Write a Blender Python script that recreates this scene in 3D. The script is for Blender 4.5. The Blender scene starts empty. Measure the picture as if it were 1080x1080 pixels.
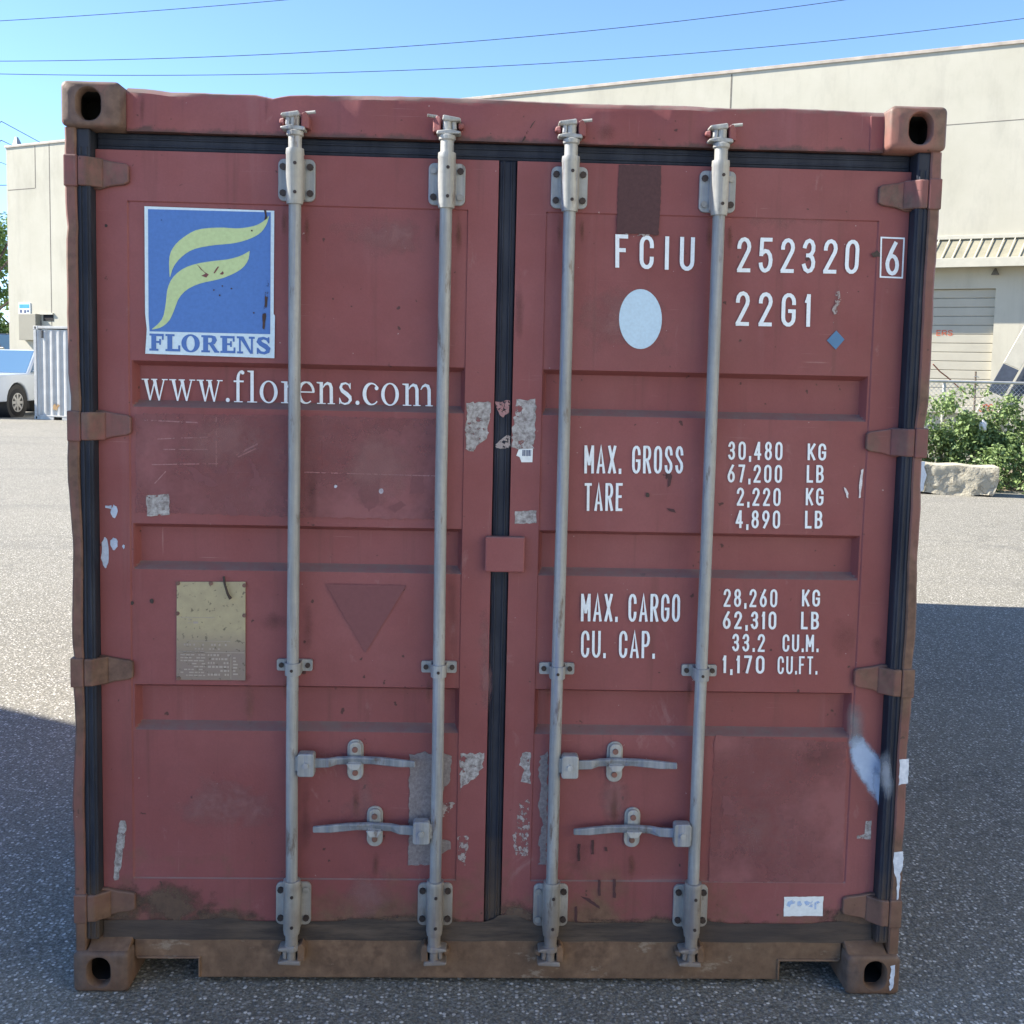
import bpy, bmesh, math, random
from mathutils import Vector, Matrix, noise as mnoise
random.seed(7)
R = math.radians
scene = bpy.context.scene
C = scene.collection

# ------------------------------------------------------------------ camera
F, PX, PY = 1100.0, 540.0, 485.0
CAM = Vector((-0.0646, -2.9342, 1.8317))
YAW, PITCH, ROLL = 0.0312, -0.0845, 0.0221
_fw = Vector((math.sin(YAW)*math.cos(PITCH), math.cos(YAW)*math.cos(PITCH), math.sin(PITCH)))
_r = Vector((math.cos(YAW), -math.sin(YAW), 0)); _u = _r.cross(_fw)
_r2 = _r*math.cos(ROLL) + _u*math.sin(ROLL); _u2 = -_r*math.sin(ROLL) + _u*math.cos(ROLL)
cam = bpy.data.cameras.new('camera'); camo = bpy.data.objects.new('camera', cam); C.objects.link(camo)
M = Matrix.Identity(4)
for i in range(3):
    M[i][0] = _r2[i]; M[i][1] = _u2[i]; M[i][2] = -_fw[i]; M[i][3] = CAM[i]
camo.matrix_world = M
cam.sensor_fit = 'HORIZONTAL'; cam.sensor_width = 36; cam.lens = 36*F/1080
cam.shift_y = -(540-PY)/1080; cam.clip_start = 0.05; cam.clip_end = 3000
scene.camera = camo

# ------------------------------------------------------------------ sky and sun
SUN_XY = Vector((-0.99, 0.125)).normalized(); SUN_EL = R(38)
sdir = Vector((SUN_XY.x*math.cos(SUN_EL), SUN_XY.y*math.cos(SUN_EL), math.sin(SUN_EL)))
w = bpy.data.worlds.new('World'); scene.world = w; w.use_nodes = True
nt = w.node_tree; bg = nt.nodes['Background']
sk = nt.nodes.new('ShaderNodeTexSky'); sk.sky_type = 'NISHITA'; sk.sun_disc = False
sk.sun_elevation = SUN_EL; sk.sun_rotation = math.atan2(SUN_XY.x, SUN_XY.y)
sk.air_density = .64; sk.dust_density = 0.0; sk.ozone_density = 4.6
nt.links.new(sk.outputs[0], bg.inputs[0]); bg.inputs[1].default_value = 0.12
sun = bpy.data.lights.new('sun', 'SUN'); sun.energy = 4.7; sun.angle = R(0.5); sun.color = (1, 0.93, 0.82)
suno = bpy.data.objects.new('sun', sun); C.objects.link(suno)
suno.rotation_euler = (-sdir).to_track_quat('-Z', 'Y').to_euler()
vs = scene.view_settings; vs.view_transform = 'Standard'; vs.look = 'None'; vs.gamma = 1; vs.use_curve_mapping = False
vs.exposure = 1.66

# ------------------------------------------------------------------ helpers
def ray(px, py):
    return _fw*F + _r2*(px-PX) - _u2*(py-PY)
def P(px, py, Y):                       # photograph measurement -> point on the plane y = Y
    d = ray(px, py); t = (Y-CAM.y)/d.y
    return CAM + d*t
def tag(o, label=None, cat=None, group=None, kind=None):
    if label: o['label'] = label
    if cat: o['category'] = cat
    if group: o['group'] = group
    if kind: o['kind'] = kind
    return o
def empty(name, loc=(0,0,0), rz=0, label=None, cat=None, group=None):
    o = bpy.data.objects.new(name, None); C.objects.link(o); o.empty_display_size = .3
    o.location = loc; o.rotation_euler = (0,0,rz)
    return tag(o, label, cat, group)
class MB:
    def __init__(s): s.v = []; s.f = []; s.mi = []
    def add(s, vs, fs, mi=0):
        b = len(s.v); s.v += [Vector(p) for p in vs]
        for f in fs: s.f.append([b+i for i in f]); s.mi.append(mi)
        return s
    def box(s, x0, x1, y0, y1, z0, z1, mi=0):
        return s.add([(x0,y0,z0),(x1,y0,z0),(x1,y1,z0),(x0,y1,z0),(x0,y0,z1),(x1,y0,z1),(x1,y1,z1),(x0,y1,z1)],
              [(0,3,2,1),(4,5,6,7),(0,1,5,4),(1,2,6,5),(2,3,7,6),(3,0,4,7)], mi)
    def bar(s, a, b, wd, th, up=(0,0,1), mi=0, w2=None, t2=None):   # rectangular bar from a to b
        a, b = Vector(a), Vector(b); d = (b-a).normalized(); up = Vector(up)
        sd = d.cross(up)
        if sd.length < 1e-5: sd = d.cross(Vector((1,0,0)))
        sd.normalize(); n = sd.cross(d)
        w2 = wd if w2 is None else w2; t2 = th if t2 is None else t2
        vs = []
        for p, W, T in ((a, wd, th), (b, w2, t2)):
            vs += [p+sd*W/2+n*T/2, p-sd*W/2+n*T/2, p-sd*W/2-n*T/2, p+sd*W/2-n*T/2]
        return s.add(vs, [(0,1,2,3),(7,6,5,4),(0,4,5,1),(1,5,6,2),(2,6,7,3),(3,7,4,0)], mi)
    def tube(s, pts, rad, n=8, mi=0, caps=True):
        pts = [Vector(p) for p in pts]; m = len(pts)
        rs = rad if isinstance(rad, (list, tuple)) else [rad]*m
        ref = None; rings = []
        b = len(s.v)
        for i, p in enumerate(pts):
            d = (pts[min(i+1, m-1)] - pts[max(i-1, 0)])
            d = d.normalized() if d.length > 1e-9 else Vector((0,0,1))
            if ref is None or abs(ref.dot(d)) > .98:
                ref = Vector((0,0,1)) if abs(d.z) < .9 else Vector((1,0,0))
            u = (ref - d*ref.dot(d)).normalized(); v = d.cross(u); ref = u
            for k in range(n):
                a = 2*math.pi*k/n
                s.v.append(p + (u*math.cos(a) + v*math.sin(a))*rs[i])
        for i in range(m-1):
            for k in range(n):
                s.f.append([b+i*n+k, b+i*n+(k+1)%n, b+(i+1)*n+(k+1)%n, b+(i+1)*n+k]); s.mi.append(mi)
        if caps:
            s.f.append([b+k for k in range(n)][::-1]); s.mi.append(mi)
            s.f.append([b+(m-1)*n+k for k in range(n)]); s.mi.append(mi)
        return s
    def prism(s, pts, dvec, mi=0):      # planar polygon extruded by dvec
        n = len(pts); dv = Vector(dvec); pts = [Vector(p) for p in pts]
        return s.add(pts + [p+dv for p in pts], [list(range(n)), list(range(n, 2*n))[::-1]] +
              [[i, n+i, n+(i+1) % n, (i+1) % n] for i in range(n)], mi)
    def poly(s, pts, mi=0): return s.add(pts, [list(range(len(pts)))], mi)
    def build(s, name, mats, parent=None, smooth=False, bevel=0, seg=2, loc=None, angle=40):
        me = bpy.data.meshes.new(name); me.from_pydata(s.v, [], s.f)
        if not isinstance(mats, (list, tuple)): mats = [mats]
        for m in mats: me.materials.append(m)
        for p, mi in zip(me.polygons, s.mi): p.material_index = mi
        bm = bmesh.new(); bm.from_mesh(me); bmesh.ops.recalc_face_normals(bm, faces=bm.faces); bm.to_mesh(me); bm.free()
        o = bpy.data.objects.new(name, me); C.objects.link(o)
        if loc: o.location = loc
        if parent: o.parent = parent
        if bevel:
            b = o.modifiers.new('bevel', 'BEVEL'); b.width = bevel; b.segments = seg; b.limit_method = 'ANGLE'; b.angle_limit = R(35)
            b.harden_normals = False
        if smooth:
            for p in me.polygons: p.use_smooth = True
            try: me.set_sharp_from_angle(angle=R(angle))
            except Exception: pass
        return o

# ------------------------------------------------------------------ materials
class NT:
    def __init__(s, name):
        s.m = bpy.data.materials.new(name); s.m.use_nodes = True; s.t = s.m.node_tree
        s.b = s.t.nodes['Principled BSDF']; s.out = s.t.nodes['Material Output']
        s.co = s.t.nodes.new('ShaderNodeTexCoord').outputs['Object']
    def n(s, t, **k):
        nd = s.t.nodes.new(t)
        for a, v in k.items(): setattr(nd, a, v)
        return nd
    def link(s, a, b): s.t.links.new(a, b)
    def val(s, sock, v):
        if isinstance(v, (int, float)): sock.default_value = v
        elif isinstance(v, (tuple, list)): sock.default_value = tuple(v)+((1,) if len(v) == 3 and len(sock.default_value) == 4 else ())
        else: s.link(v, sock)
    def mapping(s, scale, loc=(0,0,0), co=None):
        m = s.n('ShaderNodeMapping'); m.inputs['Scale'].default_value = scale; m.inputs['Location'].default_value = loc
        s.link(co or s.co, m.inputs[0]); return m.outputs[0]
    def noise(s, scale, detail=4, rough=.55, vec=None, dist=0, color=False):
        nd = s.n('ShaderNodeTexNoise'); nd.inputs['Scale'].default_value = scale; nd.inputs['Detail'].default_value = detail
        nd.inputs['Roughness'].default_value = rough; nd.inputs['Distortion'].default_value = dist
        s.link(vec or s.co, nd.inputs['Vector']); return nd.outputs[1 if color else 0]
    def ramp(s, x, a, b, lo=0., hi=1.):
        m = s.n('ShaderNodeMapRange'); m.clamp = True
        s.val(m.inputs[0], x); m.inputs[1].default_value = a; m.inputs[2].default_value = b
        m.inputs[3].default_value = lo; m.inputs[4].default_value = hi; return m.outputs[0]
    def math(s, op, a, b=0.):
        m = s.n('ShaderNodeMath', operation=op); s.val(m.inputs[0], a); s.val(m.inputs[1], b); return m.outputs[0]
    def mix(s, f, a, b, mode='MIX'):
        m = s.n('ShaderNodeMix', data_type='RGBA', blend_type=mode)
        s.val(m.inputs[0], f); s.val(m.inputs[6], a); s.val(m.inputs[7], b); return m.outputs[2]
    def sep(s):
        x = s.n('ShaderNodeSeparateXYZ'); s.link(s.co, x.inputs[0]); return x.outputs
    def bump(s, h, strength=.2, dist=.01):
        b = s.n('ShaderNodeBump'); b.inputs['Strength'].default_value = strength; b.inputs['Distance'].default_value = dist
        s.link(h, b.inputs['Height']); s.link(b.outputs[0], s.b.inputs['Normal'])
    def fin(s, col, rough=.6, metal=0., spec=.5):
        s.val(s.b.inputs['Base Color'], col); s.val(s.b.inputs['Roughness'], rough); s.val(s.b.inputs['Metallic'], metal)
        s.b.inputs['Specular IOR Level'].default_value = spec; return s.m
    def cut(s, fac):                    # torn or worn-through places
        tr = s.n('ShaderNodeBsdfTransparent'); mx = s.n('ShaderNodeMixShader')
        s.link(fac, mx.inputs[0]); s.link(tr.outputs[0], mx.inputs[1]); s.link(s.b.outputs[0], mx.inputs[2])
        s.link(mx.outputs[0], s.out.inputs[0])

def plain(name, col, rough=.6, metal=0., var=.15, scale=8., bump=0., spec=.5, bscale=60):
    k = NT(name); nz = k.noise(scale, 5)
    c = k.mix(k.ramp(nz, .3, .7), tuple(x*(1-var) for x in col), tuple(min(1, x*(1+var)) for x in col))
    if bump: k.bump(k.noise(bscale, 4), bump, .004)
    return k.fin(c, rough, metal, spec)

RED = (0.218, 0.062, 0.061)
def red_paint(name, base=RED, dirt_top=.30, rust=0.0, rustc=((.070, .048, .040), (.15, .098, .078))):
    k = NT(name); x, y, z = k.sep()
    big = k.noise(1.7, 5, .6); mid = k.noise(9, 6, .62); fine = k.noise(160, 3, .6)
    c = k.mix(k.ramp(big, .35, .68), base, (base[0]*1.18, base[1]*1.42, base[2]*1.48))
    c = k.mix(k.ramp(k.noise(.9, 6, .7, vec=k.mapping((1, 1, .7), (4, 2, 9))), .48, .66, 0, .5), c, (base[0]*.80, base[1]*.78, base[2]*.80))
    c = k.mix(k.ramp(mid, .45, .8, 0, .3), c, (base[0]*.72, base[1]*.8, base[2]*.8))
    c = k.mix(k.ramp(fine, .25, .75, 0, .22), c, (base[0]*.6, base[1]*.7, base[2]*.7))
    # run-off streaks
    st = k.noise(1.0, 5, .65, vec=k.mapping((26, 26, 1.1)))
    c = k.mix(k.ramp(st, .57, .78, 0, .45), c, (.10, .042, .036))
    st2 = k.noise(1.0, 4, .6, vec=k.mapping((14, 14, .9), (3, 1, 7)))
    c = k.mix(k.ramp(st2, .62, .8, 0, .22), c, (.33, .19, .19))
    # scuffs, pale and dark
    sc = k.noise(1.0, 8, .7, vec=k.mapping((7, 7, 3.2), (5, 2, 1)), dist=.8)
    c = k.mix(k.ramp(sc, .635, .70, 0, .34), c, (.32, .185, .18))
    sp = k.noise(38, 2, .5); c = k.mix(k.ramp(sp, .725, .76, 0, .8), c, (.045, .024, .022))
    sp2 = k.noise(75, 2, .5, vec=k.mapping((1,1,1), (9,4,2))); c = k.mix(k.ramp(sp2, .775, .80, 0, .7), c, (.42, .36, .35))
    for sc_, lo in (((5, 5, 170), (2, 6, 1)), ((120, 120, 4), (6, 1, 5))):
        hs_ = k.noise(1, 3, .55, vec=k.mapping(sc_, lo)); c = k.mix(k.math('MULTIPLY', k.ramp(hs_, .70, .76, 0, .5), k.ramp(k.noise(3, 4), .45, .6)), c, (.36, .21, .20))
    # dust lying on upward-facing ledges
    ge = k.n('ShaderNodeNewGeometry'); gs = k.n('ShaderNodeSeparateXYZ'); k.link(ge.outputs['True Normal'], gs.inputs[0])
    du = k.math('MULTIPLY', k.ramp(gs.outputs[2], .25, .6), k.ramp(k.noise(30, 5, .7), .25, .65, .35, .85))
    c = k.mix(du, c, (.175, .135, .125))
    # splashed brown dirt from the ground up
    dz = k.math('ADD', z, k.ramp(k.noise(4.2, 7, .65), .25, .75, -.22, .22))
    d = k.ramp(dz, dirt_top, .12, 0, 1)
    c = k.mix(k.math('MULTIPLY', d, .88), c, k.mix(k.ramp(k.noise(22, 6, .7), .35, .7), (.105, .060, .036), (.185, .112, .068)))
    if rust:
        rz = k.noise(5.5, 8, .7, vec=k.mapping((1, 1, .55)))
        c = k.mix(k.ramp(rz, .47-.1*rust, .60-.1*rust, 0, .9), c, k.mix(k.ramp(k.noise(30, 5), .35, .7), rustc[0], rustc[1]))
    if 'header' in name:                # grime and bare edge along the upper lip, rust along the lower edge
        lz = k.math('ADD', z, k.ramp(k.noise(16, 6, .7), .3, .7, -.012, .012))
        c = k.mix(k.ramp(lz, 2.572, 2.590, 0, .85), c, (.15, .115, .10))
        c = k.mix(k.math('MULTIPLY', k.ramp(lz, 2.484, 2.472, 0, .8), k.ramp(z, 2.463, 2.468)), c, (.07, .045, .04))
    if 'sill' in name:                  # paint rubbed off in pale scrapes
        sp3 = k.noise(1, 8, .72, vec=k.mapping((7, 7, 16), (1, 2, 3)))
        c = k.mix(k.ramp(sp3, .60, .66, 0, .6), c, (.34, .27, .20))
    rg = k.ramp(k.noise(5, 4), .3, .7, .5, .72)
    k.bump(k.mix(.35, k.noise(210, 3, .5), k.noise(18, 3, .5)), .10, .004)
    return k.fin(c, rg, 0, .38)

m_red = red_paint('weathered_red_paint')
m_frame = red_paint('weathered_frame_paint', (.185, .075, .062), .45, .5, ((.085, .050, .036), (.175, .105, .072)))
m_hdr = red_paint('weathered_header_paint', RED, .2, 0)
m_hinge = red_paint('weathered_hinge_paint', (.185, .066, .060), .5, .25)
m_sill = red_paint('dirty_sill_paint', (.225, .130, .080), .42, .25, ((.115, .066, .040), (.25, .15, .09)))
m_cast = red_paint('rusty_casting_paint', (.215, .088, .068), .45, .45, ((.085, .058, .046), (.165, .112, .085)))

def gasket_mat():
    k = NT('black_rubber'); x, y, z = k.sep()
    c = k.mix(k.ramp(k.noise(14, 6, .65, vec=k.mapping((1,1,.25))), .4, .75), (.014, .018, .030), (.038, .044, .060))
    c = k.mix(k.ramp(k.math('ADD', z, k.ramp(k.noise(6, 5), .3, .7, -.2, .2)), .42, .12, 0, .9), c, (.075, .055, .042))
    sc = k.noise(1, 7, .7, vec=k.mapping((30, 30, 5))); c = k.mix(k.ramp(sc, .66, .74, 0, .5), c, (.12, .13, .15))
    k.bump(k.noise(1, 3, .5, vec=k.mapping((60, 60, 4))), .25, .004)
    return k.fin(c, .62, 0, .25)
m_rub = gasket_mat()

def galv(name, dirty=1.0, warm=0.):
    k = NT(name); x, y, z = k.sep()
    c = k.mix(k.ramp(k.noise(1, 6, .65, vec=k.mapping((40, 40, 2.6))), .35, .7), (.205+warm, .22+warm*.86, .23+warm*.55), (.40+warm, .41+warm*.86, .41+warm*.55))
    c = k.mix(k.ramp(k.noise(55, 4, .6), .3, .75, 0, .35), c, (.2, .2, .2))
    sp = k.noise(1, 6, .7, vec=k.mapping((26, 26, 6), (2,5,1)))
    c = k.mix(k.ramp(sp, .585, .68, 0, .85), c, (.115, .078, .058))
    c = k.mix(k.ramp(k.noise(1, 4, .6, vec=k.mapping((50, 50, 1.6), (8,1,4))), .56, .70, 0, .55), c, (.13, .17, .30))
    c = k.mix(k.ramp(k.math('ADD', z, k.ramp(k.noise(9, 6), .3, .7, -.12, .12)), .42, .06, 0, .72*dirty), c, (.2, .155, .125))
    k.bump(k.noise(90, 4, .6), .12, .003)
    return k.fin(c, k.ramp(k.noise(20, 4), .3, .7, .42, .66), .18, .5)
m_galv = galv('galvanised_steel', 1.0, .02); m_galvw = galv('galvanised_fittings', 1.2, .09); m_handle = galv('handle_steel', .6, -.07)
m_bolt = plain('dark_bolt', (.045, .032, .028), .6, .3, .3, 60)
m_boltp = plain('pale_bolt', (.3, .29, .27), .5, .4, .2, 60)
m_dark = plain('dark_interior', (.012, .011, .011), .9)

def paint_white(name, col=(.74, .77, .80), worn=.70):
    k = NT(name); n = k.noise(70, 6, .7); n2 = k.noise(9, 4, .6)
    k.cut(k.ramp(k.math('ADD', k.math('MULTIPLY', n, .62), k.math('MULTIPLY', n2, .38)), worn, worn-.03, 0, 1))
    return k.fin(k.mix(k.ramp(k.noise(120, 4), .35, .8), col, tuple(c*.86 for c in col)), .6, 0, .3)
m_white = paint_white('white_lettering', (.76, .82, .86), worn=.76)
m_oval = paint_white('pale_blue_sticker', (.50, .66, .78), .75)
m_lwhite = paint_white('logo_white', (.62, .76, .84), .72)
m_lblue = paint_white('logo_blue', (.085, .195, .50), .715)
m_lblue2 = paint_white('logo_lettering_blue', (.085, .18, .46), .71)
m_lgreen = paint_white('logo_green', (.50, .62, .32), .705)

def residue(name, c1, c2, thr, scale=40, rough=.7, stretch=(1,1,1), soft=.02):
    k = NT(name); n = k.noise(scale, 7, .68, vec=k.mapping(stretch))
    k.cut(k.ramp(n, thr-soft, thr+soft, 0, 1))
    return k.fin(k.mix(k.ramp(k.noise(scale*2.3, 5, .7), .35, .68), c1, c2), rough, 0, .35)
m_tape = residue('silver_tape_residue', (.17, .145, .14), (.47, .46, .45), .40, 34)
m_tape2 = residue('grey_tape_residue', (.16, .135, .135), (.27, .24, .235), .30, 50)
m_tape3 = residue('thin_tape_residue', (.24, .19, .185), (.42, .38, .36), .52, 60)
m_smear = residue('pale_blue_paint_smear', (.30, .36, .48), (.52, .60, .74), .30, 12)
m_drip = residue('white_paint_drip', (.45, .5, .58), (.7, .74, .8), .30, 20)
m_scr = residue('pale_scratch', (.27, .125, .125), (.36, .23, .23), .46, 60)
m_scrw = residue('white_scratch', (.5, .47, .47), (.7, .7, .72), .36, 60)
m_ghost = residue('old_placard_mark', (.165, .062, .066), (.185, .070, .074), .1, 30)
m_ghostd = residue('dark_tape_patch', (.062, .028, .030), (.085, .038, .040), .12, 40)
m_faded = residue('faded_paint_patch', (.222, .080, .082), (.243, .098, .102), .40, 3.2, .62, (1,1,1), .22)
m_dirt = residue('brown_dirt_stain', (.10, .068, .052), (.15, .105, .078), .5, 9, .85, (1,1,1), .14)
m_grime = residue('dark_grime', (.05, .034, .03), (.085, .055, .046), .48, 22, .85)
m_dust = residue('grey_dust', (.17, .115, .10), (.22, .155, .135), .42, 30, .9, (1,1,2.5))
m_labelw = plain('label_white', (.72, .76, .76), .5, 0, .08, 90)
m_labelb = residue('label_faded_blue', (.30, .43, .68), (.45, .56, .72), .42, 70)
m_labelk = plain('label_ink', (.07, .09, .16), .6)
m_blue = plain('blue_sticker', (.055, .16, .30), .5)

def plate_mat():
    k = NT('brass_plate'); x, y, z = k.sep()
    c = k.mix(k.ramp(z, .995, 1.075), (.24, .19, .165), (.40, .345, .215))
    c = k.mix(k.ramp(k.noise(30, 6, .7), .35, .75, 0, .5), c, (.24, .20, .14))
    c = k.mix(k.ramp(k.noise(75, 3, .6), .60, .68, 0, .75), c, (.09, .075, .055))
    return k.fin(c, .5, .35, .5)
m_plate = plate_mat()
m_emb = plain('plate_embossing', (.36, .31, .27), .5, .3)

# ------------------------------------------------------------------ ground
def asphalt():
    k = NT('asphalt')
    v = k.n('ShaderNodeTexVoronoi', feature='F1'); v.inputs['Scale'].default_value = 76; v.inputs['Randomness'].default_value = 1
    k.link(k.co, v.inputs['Vector'])
    sc = k.n('ShaderNodeSeparateColor'); k.link(v.outputs['Color'], sc.inputs[0])
    v2 = k.n('ShaderNodeTexVoronoi', feature='F1'); v2.inputs['Scale'].default_value = 190; k.link(k.co, v2.inputs['Vector'])
    sc2 = k.n('ShaderNodeSeparateColor'); k.link(v2.outputs['Color'], sc2.inputs[0])
    base = k.mix(k.ramp(k.noise(.35, 6, .6), .3, .7), (.168, .161, .130), (.222, .209, .164))
    base = k.mix(k.ramp(k.noise(55, 4, .7), .3, .75), k.mix(1, base, (.62, .62, .63), 'MULTIPLY'), base)
    c = k.mix(k.ramp(sc2.outputs[0], .35, .95, 0, .8), base, (.32, .305, .26))
    c = k.mix(k.ramp(sc2.outputs[1], .6, .95, 0, .6), c, (.085, .085, .088))
    st = k.math('MULTIPLY', k.ramp(sc.outputs[0], .56, .74), k.ramp(v.outputs['Distance'], .48, .36))
    c = k.mix(st, c, k.mix(sc.outputs[1], (.32, .31, .285), (.72, .69, .62)))
    dk = k.math('MULTIPLY', k.ramp(sc.outputs[2], .72, .8), k.ramp(v.outputs['Distance'], .5, .4))
    c = k.mix(k.math('MULTIPLY', dk, .3), c, (.04, .04, .042))
    # hairline cracks, patches, oil spots
    v3 = k.n('ShaderNodeTexVoronoi', feature='DISTANCE_TO_EDGE'); v3.inputs['Scale'].default_value = .33
    wv = k.n('ShaderNodeVectorMath', operation='ADD'); k.link(k.co, wv.inputs[0]); k.link(k.noise(1.3, 6, .7, color=True), wv.inputs[1]); k.link(wv.outputs[0], v3.inputs['Vector'])
    crk = k.math('MULTIPLY', k.ramp(v3.outputs['Distance'], .0065, .002), k.ramp(k.noise(.5, 2), .47, .53))
    c = k.mix(k.math('MULTIPLY', crk, .35), c, (.05, .05, .05))
    c = k.mix(k.ramp(k.noise(.9, 5, .65, vec=k.mapping((1,1,1), (7,3,0))), .60, .72, 0, .28), c, (.10, .10, .10))
    # worn tracks, faint stains
    c = k.mix(k.ramp(k.noise(1, 5, .6, vec=k.mapping((.12, .9, 1))), .55, .75, 0, .3), c, (.075, .075, .078))
    k.bump(k.math('ADD', k.math('MULTIPLY', v.outputs['Distance'], -1.0), k.math('MULTIPLY', k.noise(120, 4, .6), .6)), .55, .006)
    return k.fin(c, .86, 0, .35)
g = MB().add([(-1500,-200,0),(1500,-200,0),(1500,2500,0),(-1500,2500,0)], [(0,1,2,3)])
tag(g.build('ground', asphalt()), kind='structure')

# ------------------------------------------------------------------ the red container
W2, L, H = 1.219, 5.75, 2.591
YH, YD, YS = .048, .055, .050
box = empty('shipping_container', (0,0,0), 0, 'large weathered red shipping container with closed double doors facing the camera', 'shipping container')

def rr(cx, cz, hw, hh, r, n=6):         # rounded rectangle outline (x,z)
    o = []
    for (sx, sz, a0) in ((1,1,0),(-1,1,90),(-1,-1,180),(1,-1,270)):
        for i in range(n+1):
            a = R(a0+90*i/n); o.append((cx+sx*(hw-r)+r*math.cos(a), cz+sz*(hh-r)+r*math.sin(a)))
    return o
def slot(cx, cz, hw, hh, n=28, flat_top=False):
    o = rr(cx, cz, hw, hh, min(hw, hh)*(.98), 6)
    if flat_top: o = [(x, min(z, cz+hh*.78)) for x, z in o]
    return o
def casting(sx, z0, z1, back=False, flat=False):
    mb = MB(); xa, xb = 1.058*sx, W2*sx
    cx, cz = (xa+xb)/2, (z0+z1)/2; hw, hh = abs(xb-xa)/2, (z1-z0)/2
    y0, y1 = (0.0, .178) if not back else (L, L-.178)
    dy = .024 if not back else -.024
    out = rr(cx, cz, hw, hh, .016, 6); out_c = rr(cx, cz, hw-.007, hh-.007, .012, 6)
    hx = cx - sx*.0 + (sx*.006); hole = slot(hx, cz+(.012 if flat else 0), .032, .043, flat_top=flat)
    hole_c = slot(hx, cz+(.012 if flat else 0), .036, .047, flat_top=flat)
    n = len(out)
    sg = 1 if not back else -1
    rings = [[(x, y1, z) for x, z in out], [(x, y0+sg*.007, z) for x, z in out], [(x, y0, z) for x, z in out_c],
             [(x, y0, z) for x, z in hole_c], [(x, y0+sg*.005, z) for x, z in hole], [(x, y0+sg*.034, z) for x, z in hole]]
    base = 0
    for rgi in rings: mb.v += [Vector(p) for p in rgi]
    for i in range(len(rings)-1):
        for j in range(n):
            mb.f.append([i*n+j, i*n+(j+1) % n, (i+1)*n+(j+1) % n, (i+1)*n+j]); mb.mi.append(0)
    mb.f.append(list(range(n))[::-1]); mb.mi.append(0)
    # hollow chamber behind the aperture
    xc = rr(cx, cz, hw-.02, hh-.02, .01, 6); b = len(mb.v)
    mb.v += [Vector((x, y0+sg*.034, z)) for x, z in xc] + [Vector((x, y0+sg*.15, z)) for x, z in xc]
    for j in range(n):
        mb.f.append([5*n+j, 5*n+(j+1) % n, b+(j+1) % n, b+j]); mb.mi.append(0)
        mb.f.append([b+j, b+(j+1) % n, b+n+(j+1) % n, b+n+j]); mb.mi.append(1)
    mb.f.append([b+n+j for j in range(n)]); mb.mi.append(1)
    return mb.build('corner_casting', [m_cast, m_dark], box, smooth=True, angle=50)
for sx in (-1, 1):
    casting(sx, 2.470, H); casting(sx, 0.0, .121, flat=False)
    casting(sx, 2.470, H, True); casting(sx, 0.0, .121, True)

# corner posts, dented
def post(sx, back=False):
    mb = MB(); rnd = random.Random(3 if sx < 0 else 9); N = 70
    z0, z1 = .121, 2.470; rows = []
    dents = [(1.72,.05,.008), (1.52,.10,-.006),(1.30,.16,.007),(.98,.05,.006),(.80,.10,.008),(.55,.07,-.004),(2.2,.03,.004)] if sx < 0 else \
            [(1.70,.04,.006),(1.58,.09,.010),(1.35,.15,.007),(1.0,.05,.005),(.72,.12,.006),(.45,.05,.005),(2.1,.06,.003)]
    yf = .012
    for i in range(N+1):
        z = z0+(z1-z0)*i/N
        d = sum(a*math.exp(-((z-c)/s_)**2) for c, s_, a in dents) + rnd.uniform(-.0009, .0009)
        xo = (W2-.003-d)*sx; xi = (1.184-d*.55)*sx; xm = (1.150)*sx
        if back: prof = [(xo, L-.012), (xo, L-.16), (xm, L-.16), (xm, L-.09), (xi, L-.09), (xi, L-.012)]
        else: prof = [(xo, .165), (xo, yf+.006), (xo-sx*.006, yf), (xi+sx*.004, yf), (xi, yf+.004), (xi, .092), (xm, .092), (xm, .165)]
        rows.append([(x, y, z) for x, y in prof])
    n = len(rows[0])
    for r_ in rows: mb.v += [Vector(p) for p in r_]
    for i in range(N):
        for j in range(n):
            mb.f.append([i*n+j, i*n+(j+1) % n, (i+1)*n+(j+1) % n, (i+1)*n+j]); mb.mi.append(0)
    mb.f.append(list(range(n))); mb.mi.append(0); mb.f.append([N*n+j for j in range(n)]); mb.mi.append(0)
    return mb.build('corner_post', m_frame, box, smooth=True, angle=35)
for sx in (-1, 1): post(sx); post(sx, True)

# header, with a slightly dented upper lip
mb = MB(); N = 90
rnd = random.Random(5); rows = []
for i in range(N+1):
    x = -1.058 + 2.116*i/N
    dn = .010*math.exp(-((x+.93)/.05)**2)*.6 + .011*math.exp(-((x+.66)/.03)**2) + .004*math.exp(-((x+.80)/.09)**2) + .006*math.exp(-((x-.62)/.12)**2) + .003*math.sin(x*7) + rnd.uniform(-.0006,.0006)
    zt = 2.588-dn; bow = .004*math.sin(x*9+1)+.003*math.sin(x*21)
    rows.append([(x, YH+bow*.6, 2.471), (x, YH+bow, 2.50), (x, YH+bow, zt-.016), (x, YH+.004, zt-.005), (x, YH+.014, zt), (x, .17, zt), (x, .17, 2.471)])
n = 7
for r_ in rows: mb.v += [Vector(p) for p in r_]
for i in range(N):
    for j in range(n): mb.f.append([i*n+j, i*n+(j+1) % n, (i+1)*n+(j+1) % n, (i+1)*n+j]); mb.mi.append(0)
mb.f += [list(range(n)), [N*n+j for j in range(n)]]; mb.mi += [0, 0]
mb.build('header', m_hdr, box, smooth=True, angle=35)
# end stiffeners of the header beside the castings
for sx in (-1, 1): MB().box(*(sorted((sx*1.0575, sx*1.018))), YH-.004, YH+.03, 2.474, 2.572).build('header_gusset', m_hdr, box, bevel=.003)

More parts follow.
